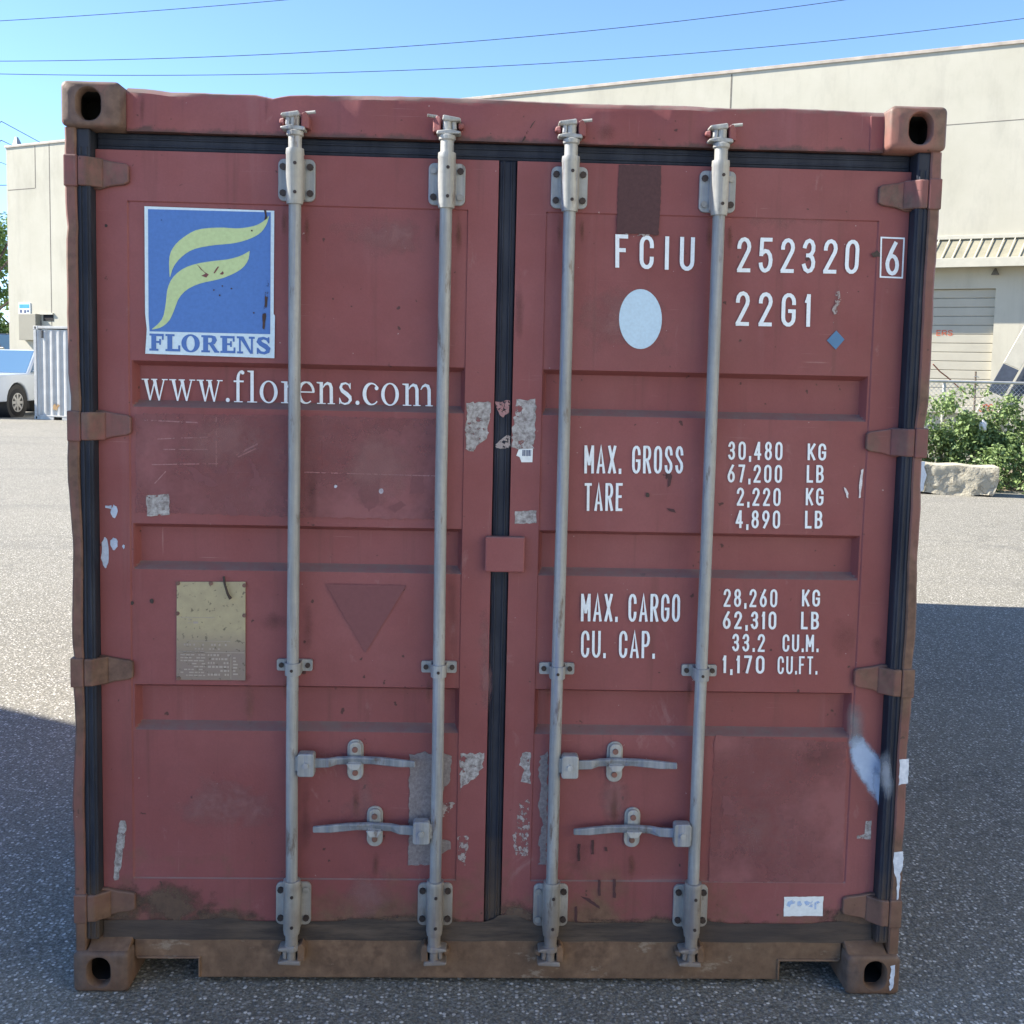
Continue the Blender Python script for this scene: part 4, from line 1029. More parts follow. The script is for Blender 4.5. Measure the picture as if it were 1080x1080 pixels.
# ------------------------------------------------------------------ plain shipping containers (added shade casters out of the frame, grey one behind)
def plain_container(loc, rz, col, label, Lx, Wy, Hz, pitch=.278, gap=(3.4, 3.76), marks=False):
    root = empty('shipping_container', loc, rz, label, 'shipping container')
    m1 = plain('container_paint_'+('grey' if col[0] > .25 else 'blue'), col, .5, 0, .12, 3, .1)
    m2 = plain('container_frame_paint', tuple(c*.95 for c in col), .5, 0, .15, 6)
    # local: x along, y depth, z up; origin at the front-left bottom corner
    for (x, y) in ((0,0),(Lx,0),(0,Wy),(Lx,Wy)):
        sx = 1 if x == 0 else -1; sy = 1 if y == 0 else -1
        MB().box(*sorted((x+sx*.006, x+sx*.11)), *sorted((y+sy*.006, y+sy*.11)), .119, Hz-.119).build('corner_post', m2, root, bevel=.006)
        for z0 in (0, Hz-.118):
            c = MB().box(*sorted((x, x+sx*.178)), *sorted((y, y+sy*.162)), z0, z0+.118).build('corner_casting', m2, root, bevel=.008)
            h = MB().prism([(px_, y-sy*.002, pz_) for px_, pz_ in slot(x+sx*.085, z0+.059, .028, .042)], (0, sy*.001, 0)); h.build('aperture', m_dark, c)
    corr((.111, .03, .14), (1,0,0), Lx-.222, (0,0,Hz-.26), (0,1,0), pitch, .045).build('side_wall', m1, root)
    corr((.111, Wy-.03, .14), (1,0,0), Lx-.222, (0,0,Hz-.26), (0,-1,0), pitch, .045).build('side_wall', m1, root)
    corr((.03, .111, .14), (0,1,0), Wy-.222, (0,0,Hz-.26), (1,0,0), .25, .045).build('end_wall', m1, root)
    corr((Lx-.03, .111, .14), (0,1,0), Wy-.222, (0,0,Hz-.26), (-1,0,0), .25, .045).build('end_wall', m1, root)
    for y in (0, Wy):
        sy = 1 if y == 0 else -1
        MB().box(.179, Lx-.179, *sorted((y+sy*.006, y+sy*.07)), Hz-.085, Hz-.005).build('top_rail', m2, root, bevel=.006)
        rl = MB().box(.179, Lx-.179, *sorted((y+sy*.006, y+sy*.05)), .10, .142)
        rl.box(.179, gap[0], *sorted((y+sy*.012, y+sy*.05)), .0, .0995)
        rl.box(gap[1], Lx-.179, *sorted((y+sy*.012, y+sy*.05)), .0, .0995)
        rl.build('bottom_rail', m2, root, bevel=.005)
    for x in (0, Lx):
        sx = 1 if x == 0 else -1
        MB().box(*sorted((x+sx*.006, x+sx*.07)), .179, Wy-.179, Hz-.085, Hz-.005).build('top_rail', m2, root, bevel=.006)
        MB().box(*sorted((x+sx*.006, x+sx*.07)), .179, Wy-.179, .02, .15).build('bottom_rail', m2, root, bevel=.006)
    MB().box(.08, Lx-.08, .08, Wy-.08, Hz-.06, Hz-.02).build('roof', m1, root)
    MB().box(.08, Lx-.08, .08, Wy-.08, .12, .14).build('floor', m_dark, root)
    if marks:
        MB().box(.30, .37, .0, .034, Hz-.38, Hz-.14).build('hatch_mark', m_joint2, root, bevel=.005)
        MB().poly([(.70,.026,.33),(.86,.026,.31),(.90,.026,.40),(.98,.026,.46),(.86,.026,.52),(.72,.026,.50)]).build('rust_stain', residue('ochre_rust', (.35,.2,.08), (.5,.33,.16), .42, 9), root)
    return root
m_joint2 = plain('dark_mark', (.05,.05,.05), .7)
# two stacked containers added unseen at the left to cast the ground shadow
na = R(-27); far = Vector((-5.0, 1.27)); ux, uy = math.cos(na), math.sin(na)
org = far - Vector((ux, uy))*6.058 - Vector((-uy, ux))*2.438
plain_container((org.x, org.y, 0), na, (.10, .16, .26), 'blue shipping container added unseen beyond the left edge for shade, lower of its stack', 6.058, 2.438, 2.591)
plain_container((org.x, org.y, 2.592), na, (.10, .16, .26), 'blue shipping container added unseen beyond the left edge for shade, upper of its stack', 6.058, 2.438, 2.591)

# ------------------------------------------------------------------ warehouse behind
UD = Vector((.889, -.457, 0)).normalized(); ND = Vector((-UD.y*-1, -UD.x, 0)); ND = Vector((UD.y, -UD.x, 0))
A0 = P(1000, 400, 26.0)
def W(px, py, off=0.0):                 # photograph measurement -> (distance along the wall, height)
    d = ray(px, py); p0 = A0 + ND*off
    t = (p0-CAM).dot(ND)/d.dot(ND); q_ = CAM + d*t
    return ((q_-A0).dot(UD), q_.z)
u0 = W(7.6, 230)[0]; ztop = (W(1080, 44)[1]+W(522, 104)[1]+W(65, 151)[1])/3
BL = A0 + UD*u0; BLEN = 14 - u0
bld = empty('warehouse', (BL.x, BL.y, 0), math.atan2(UD.y, UD.x), 'long cream concrete warehouse with an awning and roller door behind the red container', 'warehouse')
def cream_mat():
    k = NT('cream_concrete')
    c = k.mix(k.ramp(k.noise(.5, 6, .65), .3, .7), (.43, .405, .320), (.49, .465, .38))
    c = k.mix(k.ramp(k.noise(1, 7, .7, vec=k.mapping((.9, .9, .28))), .50, .72, 0, .5), c, (.30, .28, .23))
    c = k.mix(k.ramp(k.noise(1, 5, .7, vec=k.mapping((2.6, 2.6, .12), (3,1,2))), .56, .74, 0, .3), c, (.36, .33, .27))
    k.bump(k.noise(30, 4, .6), .15, .01)
    return k.fin(c, .85, 0, .25)
m_cream = cream_mat()
m_trim = plain('pale_trim', (.47, .445, .36), .7, 0, .08, 4)
m_joint = plain('dark_joint', (.16, .145, .12), .9, 0, .2, 10)
def lx(px, py, off=0.): u, z = W(px, py, off); return u-u0, z
WT = .22
dx0 = lx(960, 330)[0]; dx1, dz1 = lx(1050.3, 304)
# wall with the roller door opening cut out
mb = MB()
mb.box(0, dx0, 0, WT, 0, ztop); mb.box(dx1, BLEN, 0, WT, 0, ztop); mb.box(dx0, dx1, 0, WT, dz1, ztop)
mb.box(0, WT, WT+.001, 26, 0, ztop); mb.box(BLEN-WT, BLEN, WT+.001, 26, 0, ztop); mb.box(0, BLEN, 26.001, 26.2, 0, ztop)
mb.box(dx0, dx1, .0, WT, 0, 1.2)
# merged front sheet so the facade reads as one wall
mb = MB()
fr = [(0,0),(dx0,0),(dx0,dz1),(dx1,dz1),(dx1,0),(BLEN,0),(BLEN,ztop),(0,ztop)]
mb.prism([(x, 0, z) for x, z in fr], (0, WT, 0))
mb.build('wall', m_cream, bld)
for a in ((0, WT), (BLEN-WT, BLEN)): MB().box(a[0], a[1], WT+.002, 26, 0, ztop-.01).build('wall', m_cream, bld)
MB().box(WT+.01, BLEN-WT-.01, 25.8, 25.99, 0, ztop-.01).build('wall', m_cream, bld)
MB().box(WT+.01, BLEN-WT-.01, WT+.01, 25.79, ztop-.6, ztop-.4).build('roof', m_trim, bld)
MB().box(-.05, BLEN+.05, -.045, WT+.04, ztop+.002, ztop+.10).build('coping', plain('coping_metal', (.42, .36, .29), .5, 0, .2, 3), bld, bevel=.01)
def vjoint(px, y0, y1):
    a = lx(px, y0); b = lx(px, y1); MB().box(a[0]-.022, a[0]+.022, -.004, .003, b[1], min(a[1], ztop-.02)).build('panel_joint', m_joint, bld)
def hjoint(x0, y0, x1, y1, hh=.018):
    a = lx(x0, y0); b = lx(x1, y1); z = (a[1]+b[1])/2; MB().box(a[0], b[0], -.004, .003, z-hh, z+hh).build('panel_joint', m_joint, bld)
vjoint(772.5, 60, 330); vjoint(36.7, 152, 198.5); vjoint(51.7, 150, 345); vjoint(772.5-330, 90, 330)
hjoint(8.5, 200.5, 36.7, 198.7); hjoint(780, 147.5, 1095, 125.5, .010)
# awning of ribbed sheet, with a fascia board
ax0 = lx(900, 250)[0]; ax1 = BLEN-1.0
pz = .62
ztp = lx(1035, 252)[1]; zfb = lx(1035, 280.2, pz)[1]; zff = lx(1035, 274, pz)[1]
aw = MB().prism([(ax0, 0-.002, ztp), (ax0, -pz, zff), (ax0, -pz, zfb), (ax0, -.002, zfb+.02)], (ax1-ax0, 0, 0))
def awn_mat():
    k = NT('weathered_awning_sheet')
    c = k.mix(k.ramp(k.noise(2.2, 7, .7), .35, .7), (.19, .18, .13), (.31, .29, .215))
    return k.fin(c, .7, 0, .3)
m_awn = awn_mat()
awning = aw.build('awning', m_awn, bld)
MB().box(ax0, ax1, -pz-.035, -pz-.002, zfb-.03, zff+.06).build('fascia', m_trim, awning, bevel=.008)
MB().box(ax0, ax1, -.08, -.003, ztp+.0, ztp+.11).build('flashing', m_trim, awning, bevel=.01)
step = lx(1042, 265)[0]-lx(1030.5, 265)[0]
x = ax0+.4
sl = lx(1030.8, 253.5)[0]-lx(1019.8, 271)[0]
while x < ax1-.1:
    MB().bar((x, -.04, ztp+.03), (x-sl*.75, -pz-.01, zff+.035), .028, .018, (0,-1,.4)).build('rib', m_trim, awning)
    x += step
# roller door
md = plain('roller_door_paint', (.40, .375, .30), .6, 0, .07, 2)
mb = MB(); zz = 1.15; ns = 13
hs = (dz1-1.15)/ns
for i in range(ns):
    z0 = 1.15+hs*i
    mb.prism([(dx0+.002, .14, z0), (dx0+.002, .118, z0+.012), (dx0+.002, .118, z0+hs-.022), (dx0+.002, .132, z0+hs-.012), (dx0+.002, .15, z0+hs), (dx0+.002, .17, z0+hs), (dx0+.002, .17, z0)], (dx1-dx0-.004, 0, 0))
rd = mb.build('roller_door', md, bld)
MB().box(dx0, dx1, -.25, WT, .95, 1.15).build('dock_sill', m_cream, bld, bevel=.01)
MB().box(dx0, dx1, .03, WT-.01, 0, .949).build('dock_wall', m_cream, bld)
m_orange = plain('orange_red_lettering', (.55, .11, .045), .6)
def wall_text(text, px0, py0, px1, py1, off, mat, parent, y):
    a = lx(px0, py0); b = lx(px1, py1)
    h = a[1]-b[1]; wd = b[0]-a[0]; mb = MB(); ws = [GL[c][0] for c in text]; gp = .35; tot = sum(ws)+gp*(len(text)-1); x = a[0]; k_ = 0
    for c_, w_ in zip(text, ws):
        Wd = w_/tot*wd
        for st in GL[c_][1]:
            A_, B_ = ribbon([(x+u*Wd, b[1]+v*h) for u, v in st], h*.17); k_ += 1; bb = len(mb.v)
            for p in A_+B_: mb.v.append(Vector((p[0], y-.001*(k_ % 3), p[1])))
            m = len(A_)
            for i in range(m-1): mb.f.append([bb+i, bb+i+1, bb+m+i+1, bb+m+i]); mb.mi.append(0)
        x += Wd+gp/tot*wd
    return mb.build('lettering', mat, parent)
wall_text('ERS', 988, 348.3, 1004, 353.5, 0, m_orange, rd, .112)
# wall lamp under the awning
a = lx(1050, 285)
MB().tube([(a[0], -.02, a[1]), (a[0], -.10, a[1]+.02), (a[0], -.16, a[1]-.02), (a[0], -.16, a[1]-.14)], [.03,.03,.05,.11], 10).build('wall_lamp', m_joint, bld, smooth=True)
# left end: sign, notices, meter cabinet, dark opening
def wall_box(name, x0, y0, x1, y1, th, mat, parent=bld, bev=.0, base=0.):
    a = lx(x0, y0); b = lx(x1, y1)
    return MB().box(a[0], b[0], -th-base, -.002-base, b[1], a[1]).build(name, mat, parent, bevel=bev)
sg = wall_box('sign_board', 20, 319.5, 32.5, 331, .03, m_labelw)
wall_box('sign_band', 21, 321, 31.5, 325, .006, plain('sign_blue', (.05, .30, .62), .5), bld, 0, .031)
for (x0, y0, x1, y1) in ((21.5,326.5,24,330),(26,327,28.3,330.2),(29,327,31.5,329.5)): wall_box('sign_print', x0, y0, x1, y1, .004, m_labelk, bld, 0, .031)
wall_box('notice', 23, 332, 25.5, 346, .03, plain('notice_grey', (.30,.30,.28), .6))
cab = wall_box('meter_cabinet', 25.8, 331.5, 44, 359, .30, plain('cabinet_grey', (.27, .25, .19), .6, 0, .05, 2), bld, .01)
wall_box('wall_vent', 46, 332, 56.5, 338.5, .02, m_dark); wall_box('vent_hood', 41.5, 330.3, 57, 331.8, .08, m_trim)
wall_box('conduit', 43.3, 338, 44.2, 360, .06, m_joint)
a = lx(13.7, 150)
MB().add([(a[0]-.12, .05, ztop+.1), (a[0]+.18, .05, ztop+.1), (a[0]+.18, .35, ztop+.1), (a[0]-.12, .35, ztop+.1), (a[0]-.06, .15, ztop+.48), (a[0]+.02, .15, ztop+.48), (a[0]+.02, .25, ztop+.48), (a[0]-.06, .25, ztop+.48)],
         [(0,1,5,4),(1,2,6,5),(2,3,7,6),(3,0,4,7),(4,5,6,7),(0,3,2,1)]).build('roof_vent', m_galv, bld)
# handrail of the steps by the cabinet
a = W(8, 366); b = W(25, 366); hp = A0+UD*a[0]+ND*1.0
hr = empty('handrail', (hp.x, hp.y, 0), math.atan2(UD.y, UD.x), 'thin tan pipe handrail with sloping end beside the meter cabinet', 'handrail')
ln = b[0]-a[0]; m_tan = plain('tan_pipe', (.42, .36, .25), .5)
MB().tube([(-1.3, 0, 1.15), (0, 0, 2.35), (ln, 0, 2.35)], .035, 8).build('top_rail', m_tan, hr, smooth=True)
MB().tube([(-1.3, 0, .75), (0, 0, 1.9), (ln, 0, 1.9)], .03, 8).build('mid_rail', m_tan, hr, smooth=True)
for q_ in (-1.3, 0, ln*.5, ln): MB().tube([(q_, 0, 0 if q_ < 0 else 0), (q_, 0, 1.15 if q_ < 0 else 2.35)], .03, 8).build('rail_post', m_tan, hr, smooth=True)

# warehouse added unseen behind the camera as a reflector, throwing light on the doors
ob = empty('warehouse', (6.4, -1.6, 0), R(-90), 'second pale warehouse added unseen behind the camera to reflect light onto the doors', 'warehouse')
MB().box(0, 30, .0, 20, 0, 10).build('wall', m_cream, ob)
MB().box(-.05, 30.05, -.05, 20.05, 10.002, 10.12).build('coping', m_trim, ob)
for i in range(3): MB().box(4+9*i, 8+9*i, -.03, -.002, 1.1, 4.2).build('roller_door', m_trim, ob)

# ------------------------------------------------------------------ grey container and white pickup at the left
gp = P(36.3, 442, 30.4)
gc = plain_container((gp.x, gp.y, 0), R(-20), (.50, .49, .455), 'pale grey shipping container standing in front of the cream warehouse', 6.058, 2.438, 2.93, .262, (.74, 1.06), True)

def car_paint(name, col):
    k = NT(name); k.b.inputs['Coat Weight'].default_value = .6; k.b.inputs['Coat Roughness'].default_value = .06
    return k.fin(k.mix(k.ramp(k.noise(3, 3), .3, .7), col, tuple(c*.94 for c in col)), .35, 0, .5)
def glass_mat():
    k = NT('car_glass'); return k.fin((.10, .19, .30), .05, 0, .9)  # blue of the reflected sky is put into the opaque base colour
m_glass = glass_mat(); m_tyre = plain('tyre_rubber', (.018, .018, .02), .85, 0, .2, 30, .3); m_rim = plain('alloy_rim', (.55, .55, .56), .35, .7, .1)
m_plastic = plain('black_plastic', (.02, .02, .022), .6); m_lamp = plain('headlamp_lens', (.65, .68, .7), .12); m_red_l = plain('tail_lamp_red', (.35, .02, .02), .2)
m_chrome = plain('bright_trim', (.55, .56, .57), .25, .8)
def wheel(root, x, y, r_, wd, side):
    mb = MB(); n = 36
    prof = [(-wd/2, r_*.62), (-wd/2+.01, r_*.90), (-wd*.36, r_*.985), (-wd*.2, r_), (wd*.2, r_), (wd*.36, r_*.985), (wd/2-.01, r_*.90), (wd/2, r_*.62)]
    for i in range(n):
        a = 2*math.pi*i/n
        for yy, rr_ in prof: mb.v.append(Vector((x+rr_*math.cos(a), y+yy, r_+rr_*math.sin(a))))
    m = len(prof)
    for i in range(n):
        for j in range(m-1): mb.f.append([i*m+j, i*m+j+1, ((i+1) % n)*m+j+1, ((i+1) % n)*m+j]); mb.mi.append(0)
    t = mb.build('wheel', m_tyre, root, smooth=True)
    rb = MB(); yo = y+side*wd*.40
    rb.tube([(x, y-side*wd*.1, r_), (x, y+side*wd*.18, r_)], r_*.60, 28)
    for k in range(8):
        a = 2*math.pi*k/8
        rb.bar((x+.05*math.cos(a), yo, r_+.05*math.sin(a)), (x+r_*.60*math.cos(a), yo, r_+r_*.60*math.sin(a)), .075, .05, (0,1,0))
    rb.tube([(x, yo-side*.05, r_), (x, yo+side*.035, r_)], .075, 14)
    for k in range(28):
        a = 2*math.pi*k/28; b_ = 2*math.pi*(k+1)/28
        rb.bar((x+r_*.61*math.cos(a), yo, r_+r_*.61*math.sin(a)), (x+r_*.61*math.cos(b_), yo, r_+r_*.61*math.sin(b_)), .03, .06, (0,1,0))
    rb.build('rim', m_rim, t)
def vehicle(name, loc, rz, label, cat, prof_low, cab, Wd, wheels, paint, bed=None):
    """prof_low: side outline of the body with wheel arches; cab: (base x0, base x1, top x0, top x1, z0, z1)"""
    root = empty(name, loc, rz, label, cat)
    mb = MB(); n = len(prof_low); hw = Wd/2
    rows = [(-hw, 1.0, 0), (-hw*.985, .985, .02), (hw*.985, .985, .02), (hw, 1.0, 0)]
    L_ = [[(x, -hw*(1-.05*max(0, (z-.9))/.4), z) for x, z in prof_low], [(x, hw*(1-.05*max(0, (z-.9))/.4), z) for x, z in prof_low]]
    for r_ in L_: mb.v += [Vector(p) for p in r_]
    for j in range(n): mb.f.append([j, (j+1) % n, n+(j+1) % n, n+j]); mb.mi.append(0)
    mb.f += [list(range(n)), [n+j for j in range(n)][::-1]]; mb.mi += [0, 0]
    body = mb.build('body', paint, root, bevel=.035, seg=3, smooth=True, angle=50)
    x0, x1, t0, t1, z0, z1 = cab; wb, wt = hw*.94, hw*.74
    vs_ = [(x0,-wb,z0),(x1,-wb,z0),(x1,wb,z0),(x0,wb,z0),(t0,-wt,z1),(t1,-wt,z1),(t1,wt,z1),(t0,wt,z1)]
    cb = MB().add(vs_, [(0,3,2,1),(4,5,6,7),(0,1,5,4),(1,2,6,5),(2,3,7,6),(3,0,4,7)]).build('cab', paint, root, bevel=.05, seg=3, smooth=True, angle=50)
    def pane(nm, c, m_=.08, top=.10):     # inset pane on a cab face, 6 mm proud
        c = [Vector(p) for p in c]; ctr = sum(c, Vector())/4
        nrm = (c[1]-c[0]).cross(c[3]-c[0]).normalized()
        if nrm.dot(ctr-Vector(((x0+x1)/2, 0, (z0+z1)/2))) < 0: nrm = -nrm
        o = [p+(ctr-p)*m_ for p in c]
        MB().prism([p+nrm*.008 for p in o], nrm*-.012).build(nm, m_glass, cb)
    A_, B_, Cc, D_, E_, F_, G_, H_ = vs_
    pane('windshield', (B_, Cc, G_, F_)); pane('rear_window', (A_, D_, H_, E_))
    for (p, q_, r_, s_) in ((A_, B_, F_, E_), (D_, Cc, G_, H_)):
        p, q_, r_, s_ = map(Vector, (p, q_, r_, s_))
        for f0, f1 in ((.03, .47), (.53, .97)):
            pane('side_window', (p.lerp(q_, f0), p.lerp(q_, f1), s_.lerp(r_, f1), s_.lerp(r_, f0)), .10)
    for s_ in (-1, 1):
        for wx_, r_ in wheels: wheel(root, wx_, s_*(hw-.15), r_, .27, s_)
        xm = x1-.35
        MB().prism([(xm, s_*(wb-.02), z0+.08), (xm+.12, s_*(wb-.02), z0+.08), (xm+.10, s_*(wb+.20), z0+.05), (xm+.10, s_*(wb+.22), z0+.24), (xm, s_*(wb+.22), z0+.24), (xm, s_*(wb+.20), z0+.05)], (.02,0,.02)).build('mirror', paint, root, bevel=.02)
        xf = max(p[0] for p in prof_low)
        MB().box(*sorted((xf-.10, xf+.012)), *sorted((s_*(hw-.05), s_*(hw-.42))), z0-.42, z0-.17).build('headlight', m_lamp, root, bevel=.02)
        xr = min(p[0] for p in prof_low)
        MB().box(*sorted((xr-.012, xr+.10)), *sorted((s_*(hw-.02), s_*(hw-.20))), z0-.40, z0-.05).build('tail_light', m_red_l, root, bevel=.02)
    xf = max(p[0] for p in prof_low)
    MB().box(xf-.08, xf+.02, -hw+.44, hw-.44, z0-.45, z0-.14).build('grille', m_plastic, root, bevel=.015)
    MB().box(xf-.08, xf+.10, -hw+.04, hw-.04, .42, .64).build('bumper', m_chrome, root, bevel=.03)
    for s_ in (-1, 1):
        for wx_, r_ in wheels:          # dark wheel-house
            MB().tube([(wx_, s_*(hw-.40), r_), (wx_, s_*(hw-.035), r_)], r_*1.20, 28).build('wheel_arch', m_plastic, root, smooth=True)
    return root
def arch(cx, r_, zb, n=10):               # from the rear foot of the arch to its front foot
    return [(cx-r_*math.cos(math.pi*i/n), zb+r_*math.sin(math.pi*i/n)*1.0) for i in range(n+1)]
def body_outline(xr, xf, zb, belt, hood, wheels, r_a, hood_x):
    o = [(xr, zb)]
    for wx_, _ in sorted(wheels): o += arch(wx_, r_a, zb)
    o += [(xf, zb), (xf, hood-.12), (xf-.12, hood-.02), (hood_x, belt), (xr, belt)]
    return o
hd_ = R(-98); hx_, hy_ = math.cos(hd_), math.sin(hd_)
wp = P(14.0, 421, 31.4); wl = Vector((wp.x, wp.y, 0)) - Vector((hx_, hy_, 0))*1.95*1.14 - Vector((-hy_, hx_, 0))*.86*1.14
wh = [(1.95, .42), (-1.75, .42)]
m_wpaint = car_paint('white_car_paint', (.56, .61, .67))
trk = vehicle('pickup_truck', (wl.x, wl.y, 0), hd_, 'white pickup truck parked with its front wheel beside the grey container', 'pickup truck',
        body_outline(-2.95, 2.95, .45, 1.24, 1.22, wh, .53, 1.25), (-.9, 1.35, -.75, .55, 1.23, 1.93), 2.02, wh, m_wpaint)
trk.scale = (1.14,)*3
# a silver car and a dark van further back, at the very edge of the photograph
sp = P(3, 364, 43); wh2 = [(1.35, .33), (-1.35, .33)]
vehicle('parked_car', (sp.x-1.2, sp.y, 0), R(-8), 'small silver car parked beyond the white pickup', 'car',
        body_outline(-2.2, 2.2, .28, .92, .80, wh2, .39, .75), (-1.7, .95, -1.05, .25, .91, 1.45), 1.8, wh2, car_paint('silver_car_paint', (.55, .56, .57)))
vp_ = P(2, 340, 52); wh3 = [(1.7, .36), (-1.6, .36)]
vehicle('parked_van', (vp_.x-1.0, vp_.y, 0), R(-12), 'tall dark brown van parked under the far trees at the left', 'van',
        body_outline(-2.7, 2.7, .35, 1.7, 1.35, wh3, .43, 1.9), (-2.65, 1.9, -2.6, 1.35, 1.69, 3.2), 2.05, wh3, car_paint('dark_brown_paint', (.06, .05, .045)))

# ------------------------------------------------------------------ plants
def leaf_mat(name, a, b):
    k = NT(name)
    oi = k.n('ShaderNodeTexNoise'); oi.inputs['Scale'].default_value = 3.5; k.link(k.co, oi.inputs['Vector'])
    wn = k.n('ShaderNodeTexWhiteNoise'); 
    vm = k.n('ShaderNodeVectorMath', operation='SNAP'); k.link(k.co, vm.inputs[0]); vm.inputs[1].default_value = (.06,.06,.06); k.link(vm.outputs[0], wn.inputs[0])
    c = k.mix(k.ramp(oi.outputs[0], .3, .7), a, b); c = k.mix(k.math('MULTIPLY', wn.outputs[0], .5), c, tuple(x*1.5 for x in b))
    tl = k.n('ShaderNodeBsdfTranslucent'); k.link(c, tl.inputs[0])
    mx = k.n('ShaderNodeMixShader'); mx.inputs[0].default_value = .3
    m = k.fin(c, .5, 0, .35); k.link(k.b.outputs[0], mx.inputs[1]); k.link(tl.outputs[0], mx.inputs[2]); k.link(mx.outputs[0], k.out.inputs[0])
    return m
m_leaf = leaf_mat('shrub_leaf', (.11, .17, .055), (.22, .30, .115)); m_leaf2 = leaf_mat('tree_leaf', (.09, .15, .04), (.17, .26, .07))
m_bark = plain('bark', (.11, .085, .065), .9, 0, .3, 12, .3); m_stem = plain('shrub_stem', (.14, .12, .07), .8)
def leaves(rnd, clumps, per, size, flat=.6):
    mb = MB()
    for (c, r_) in clumps:
        for _ in range(per):
            v = Vector((rnd.gauss(0,1), rnd.gauss(0,1), rnd.gauss(0,1))).normalized()*(r_*rnd.random()**.45)
            p = Vector(c)+Vector((v.x, v.y, v.z*.85))
            n_ = (v.normalized()*.6+Vector((rnd.uniform(-1,1), rnd.uniform(-1,1), rnd.uniform(-.2,1.2)))).normalized()
            t = n_.orthogonal().normalized(); t = Matrix.Rotation(rnd.uniform(0, 6.28), 3, n_) @ t; b_ = n_.cross(t)
            s_ = size*rnd.uniform(.6, 1.35)
            k_ = len(mb.v)
            mb.v += [p-t*s_*.5, p+b_*s_*.28+n_*s_*.06, p+t*s_*.55, p-b_*s_*.28+n_*s_*.06]
            mb.f.append([k_, k_+1, k_+2, k_+3]); mb.mi.append(0)
    return mb
def shrub(loc, w_, h_, seed, label, n=34):
    rnd = random.Random(seed); root = empty('shrub', loc, 0, label, 'shrub', 'leafy shrubs growing along the chain link fence')
    cl = []
    for i in range(n):
        a = rnd.uniform(-1, 1); t = rnd.random()
        z = h_*(.12+.82*t)*(1-.35*abs(a)**2)
        cl.append(((a*w_/2, rnd.uniform(-.5, .45)*(1-.4*t), z), rnd.uniform(.16, .30)))
    fo = leaves(rnd, cl, 150, .075)
    for i in range(9):
        c, r_ = cl[(i*3) % len(cl)]
        MB().tube([(c[0]*.3, c[1]*.3, 0), (c[0]*.7, c[1]*.7, c[2]*.55), tuple(c)], [.014, .010, .005], 5).build('stem', m_stem, root, smooth=True)
    # a few long whippy shoots standing above the mass
    mb = leaves(rnd, [((rnd.uniform(-.4,.4)*w_, rnd.uniform(-.2,.2), h_*rnd.uniform(.9, 1.12)), .12) for _ in range(9)], 26, .07)
    b_ = len(fo.v); fo.v += mb.v; fo.f += [[b_+i for i in f] for f in mb.f]; fo.mi += mb.mi
    fo.build('foliage', m_leaf, root)
    return root
FY = 15.4
for i, (px_, w_, h_, sd_, lb) in enumerate(((992, 2.3, 1.50, 1, 'leafy green shrub behind the rough concrete block'), (1062, 2.2, 1.42, 2, 'leafy green shrub to the right of the rough concrete block by the leaning boards'))):
    p = P(px_, 500, FY-.25); shrub((p.x, FY-.25, .04), w_, h_, sd_, lb, 58)
p = P(1052, 500, 14.2); shrub((p.x+.35, 14.45, .03), 1.2, .62, 5, 'low leafy shrub spilling onto the asphalt at the right end of the concrete block', 14)

def tree(loc, h_, cr, seed, label):
    rnd = random.Random(seed); root = empty('tree', loc, 0, label, 'tree', 'far trees beyond the warehouse')
    MB().tube([(0,0,0), (.1,.05,h_*.3), (-.05,.1,h_*.62), (.1,0,h_*.9)], [.26,.2,.13,.04], 9).build('trunk', m_bark, root, smooth=True)
    cl = []
    for i in range(24):
        a = rnd.uniform(0, 6.28); z = h_*rnd.uniform(.08, .95); r_ = cr*(1-.45*abs(z/h_-.55))*rnd.uniform(.3, .95)
        e = (r_*math.cos(a), r_*math.sin(a), z)
        MB().tube([(0,0,z*.72), (e[0]*.5, e[1]*.5, z*.88), e], [.09,.06,.02], 6).build('limb', m_bark, root, smooth=True)
        for k in range(3): cl.append(((e[0]+rnd.uniform(-.7,.7), e[1]+rnd.uniform(-.7,.7), e[2]+rnd.uniform(-.6,.6)), rnd.uniform(.55, 1.0)))
    leaves(rnd, cl, 110, .26).build('crown', m_leaf2, root)
for (px_, Y, h_, cr, sd_, lb) in ((-6, 62, 11.5, 3.6, 1, 'tall green tree rising just left of the warehouse corner'), (-40, 66, 12.5, 3.2, 2, 'green tree left of the tree at the warehouse corner'), (16, 74, 9.5, 3.6, 3, 'lower green tree behind the corner of the warehouse')):
    p = P(px_, 380, Y); tree((p.x, Y, 0), h_, cr, sd_, lb)

# ------------------------------------------------------------------ right-hand verge: soil, block, fence, leaning boards
def soil_mat():
    k = NT('dry_soil'); c = k.mix(k.ramp(k.noise(6, 7, .7), .3, .7), (.16, .125, .085), (.30, .255, .18)); k.bump(k.noise(25, 6, .7), .6, .03)
    return k.fin(c, .95, 0, .2)
m_soil = soil_mat()
mb = MB(); rnd = random.Random(8); N = 60
for i in range(N+1):
    x = 4.0+14*i/N; yv = 14.35+.12*math.sin(x*1.7)+rnd.uniform(-.05,.05)
    mb.v += [Vector((x, yv, .004)), Vector((x, yv+.22, .05)), Vector((x, 17.5, .07)), Vector((x, 19.5, .004))]
for i in range(N):
    for j in range(3): mb.f.append([i*4+j, i*4+j+1, i*4+4+j+1, i*4+4+j]); mb.mi.append(0)
tag(mb.build('verge', m_soil, smooth=True), kind='structure')
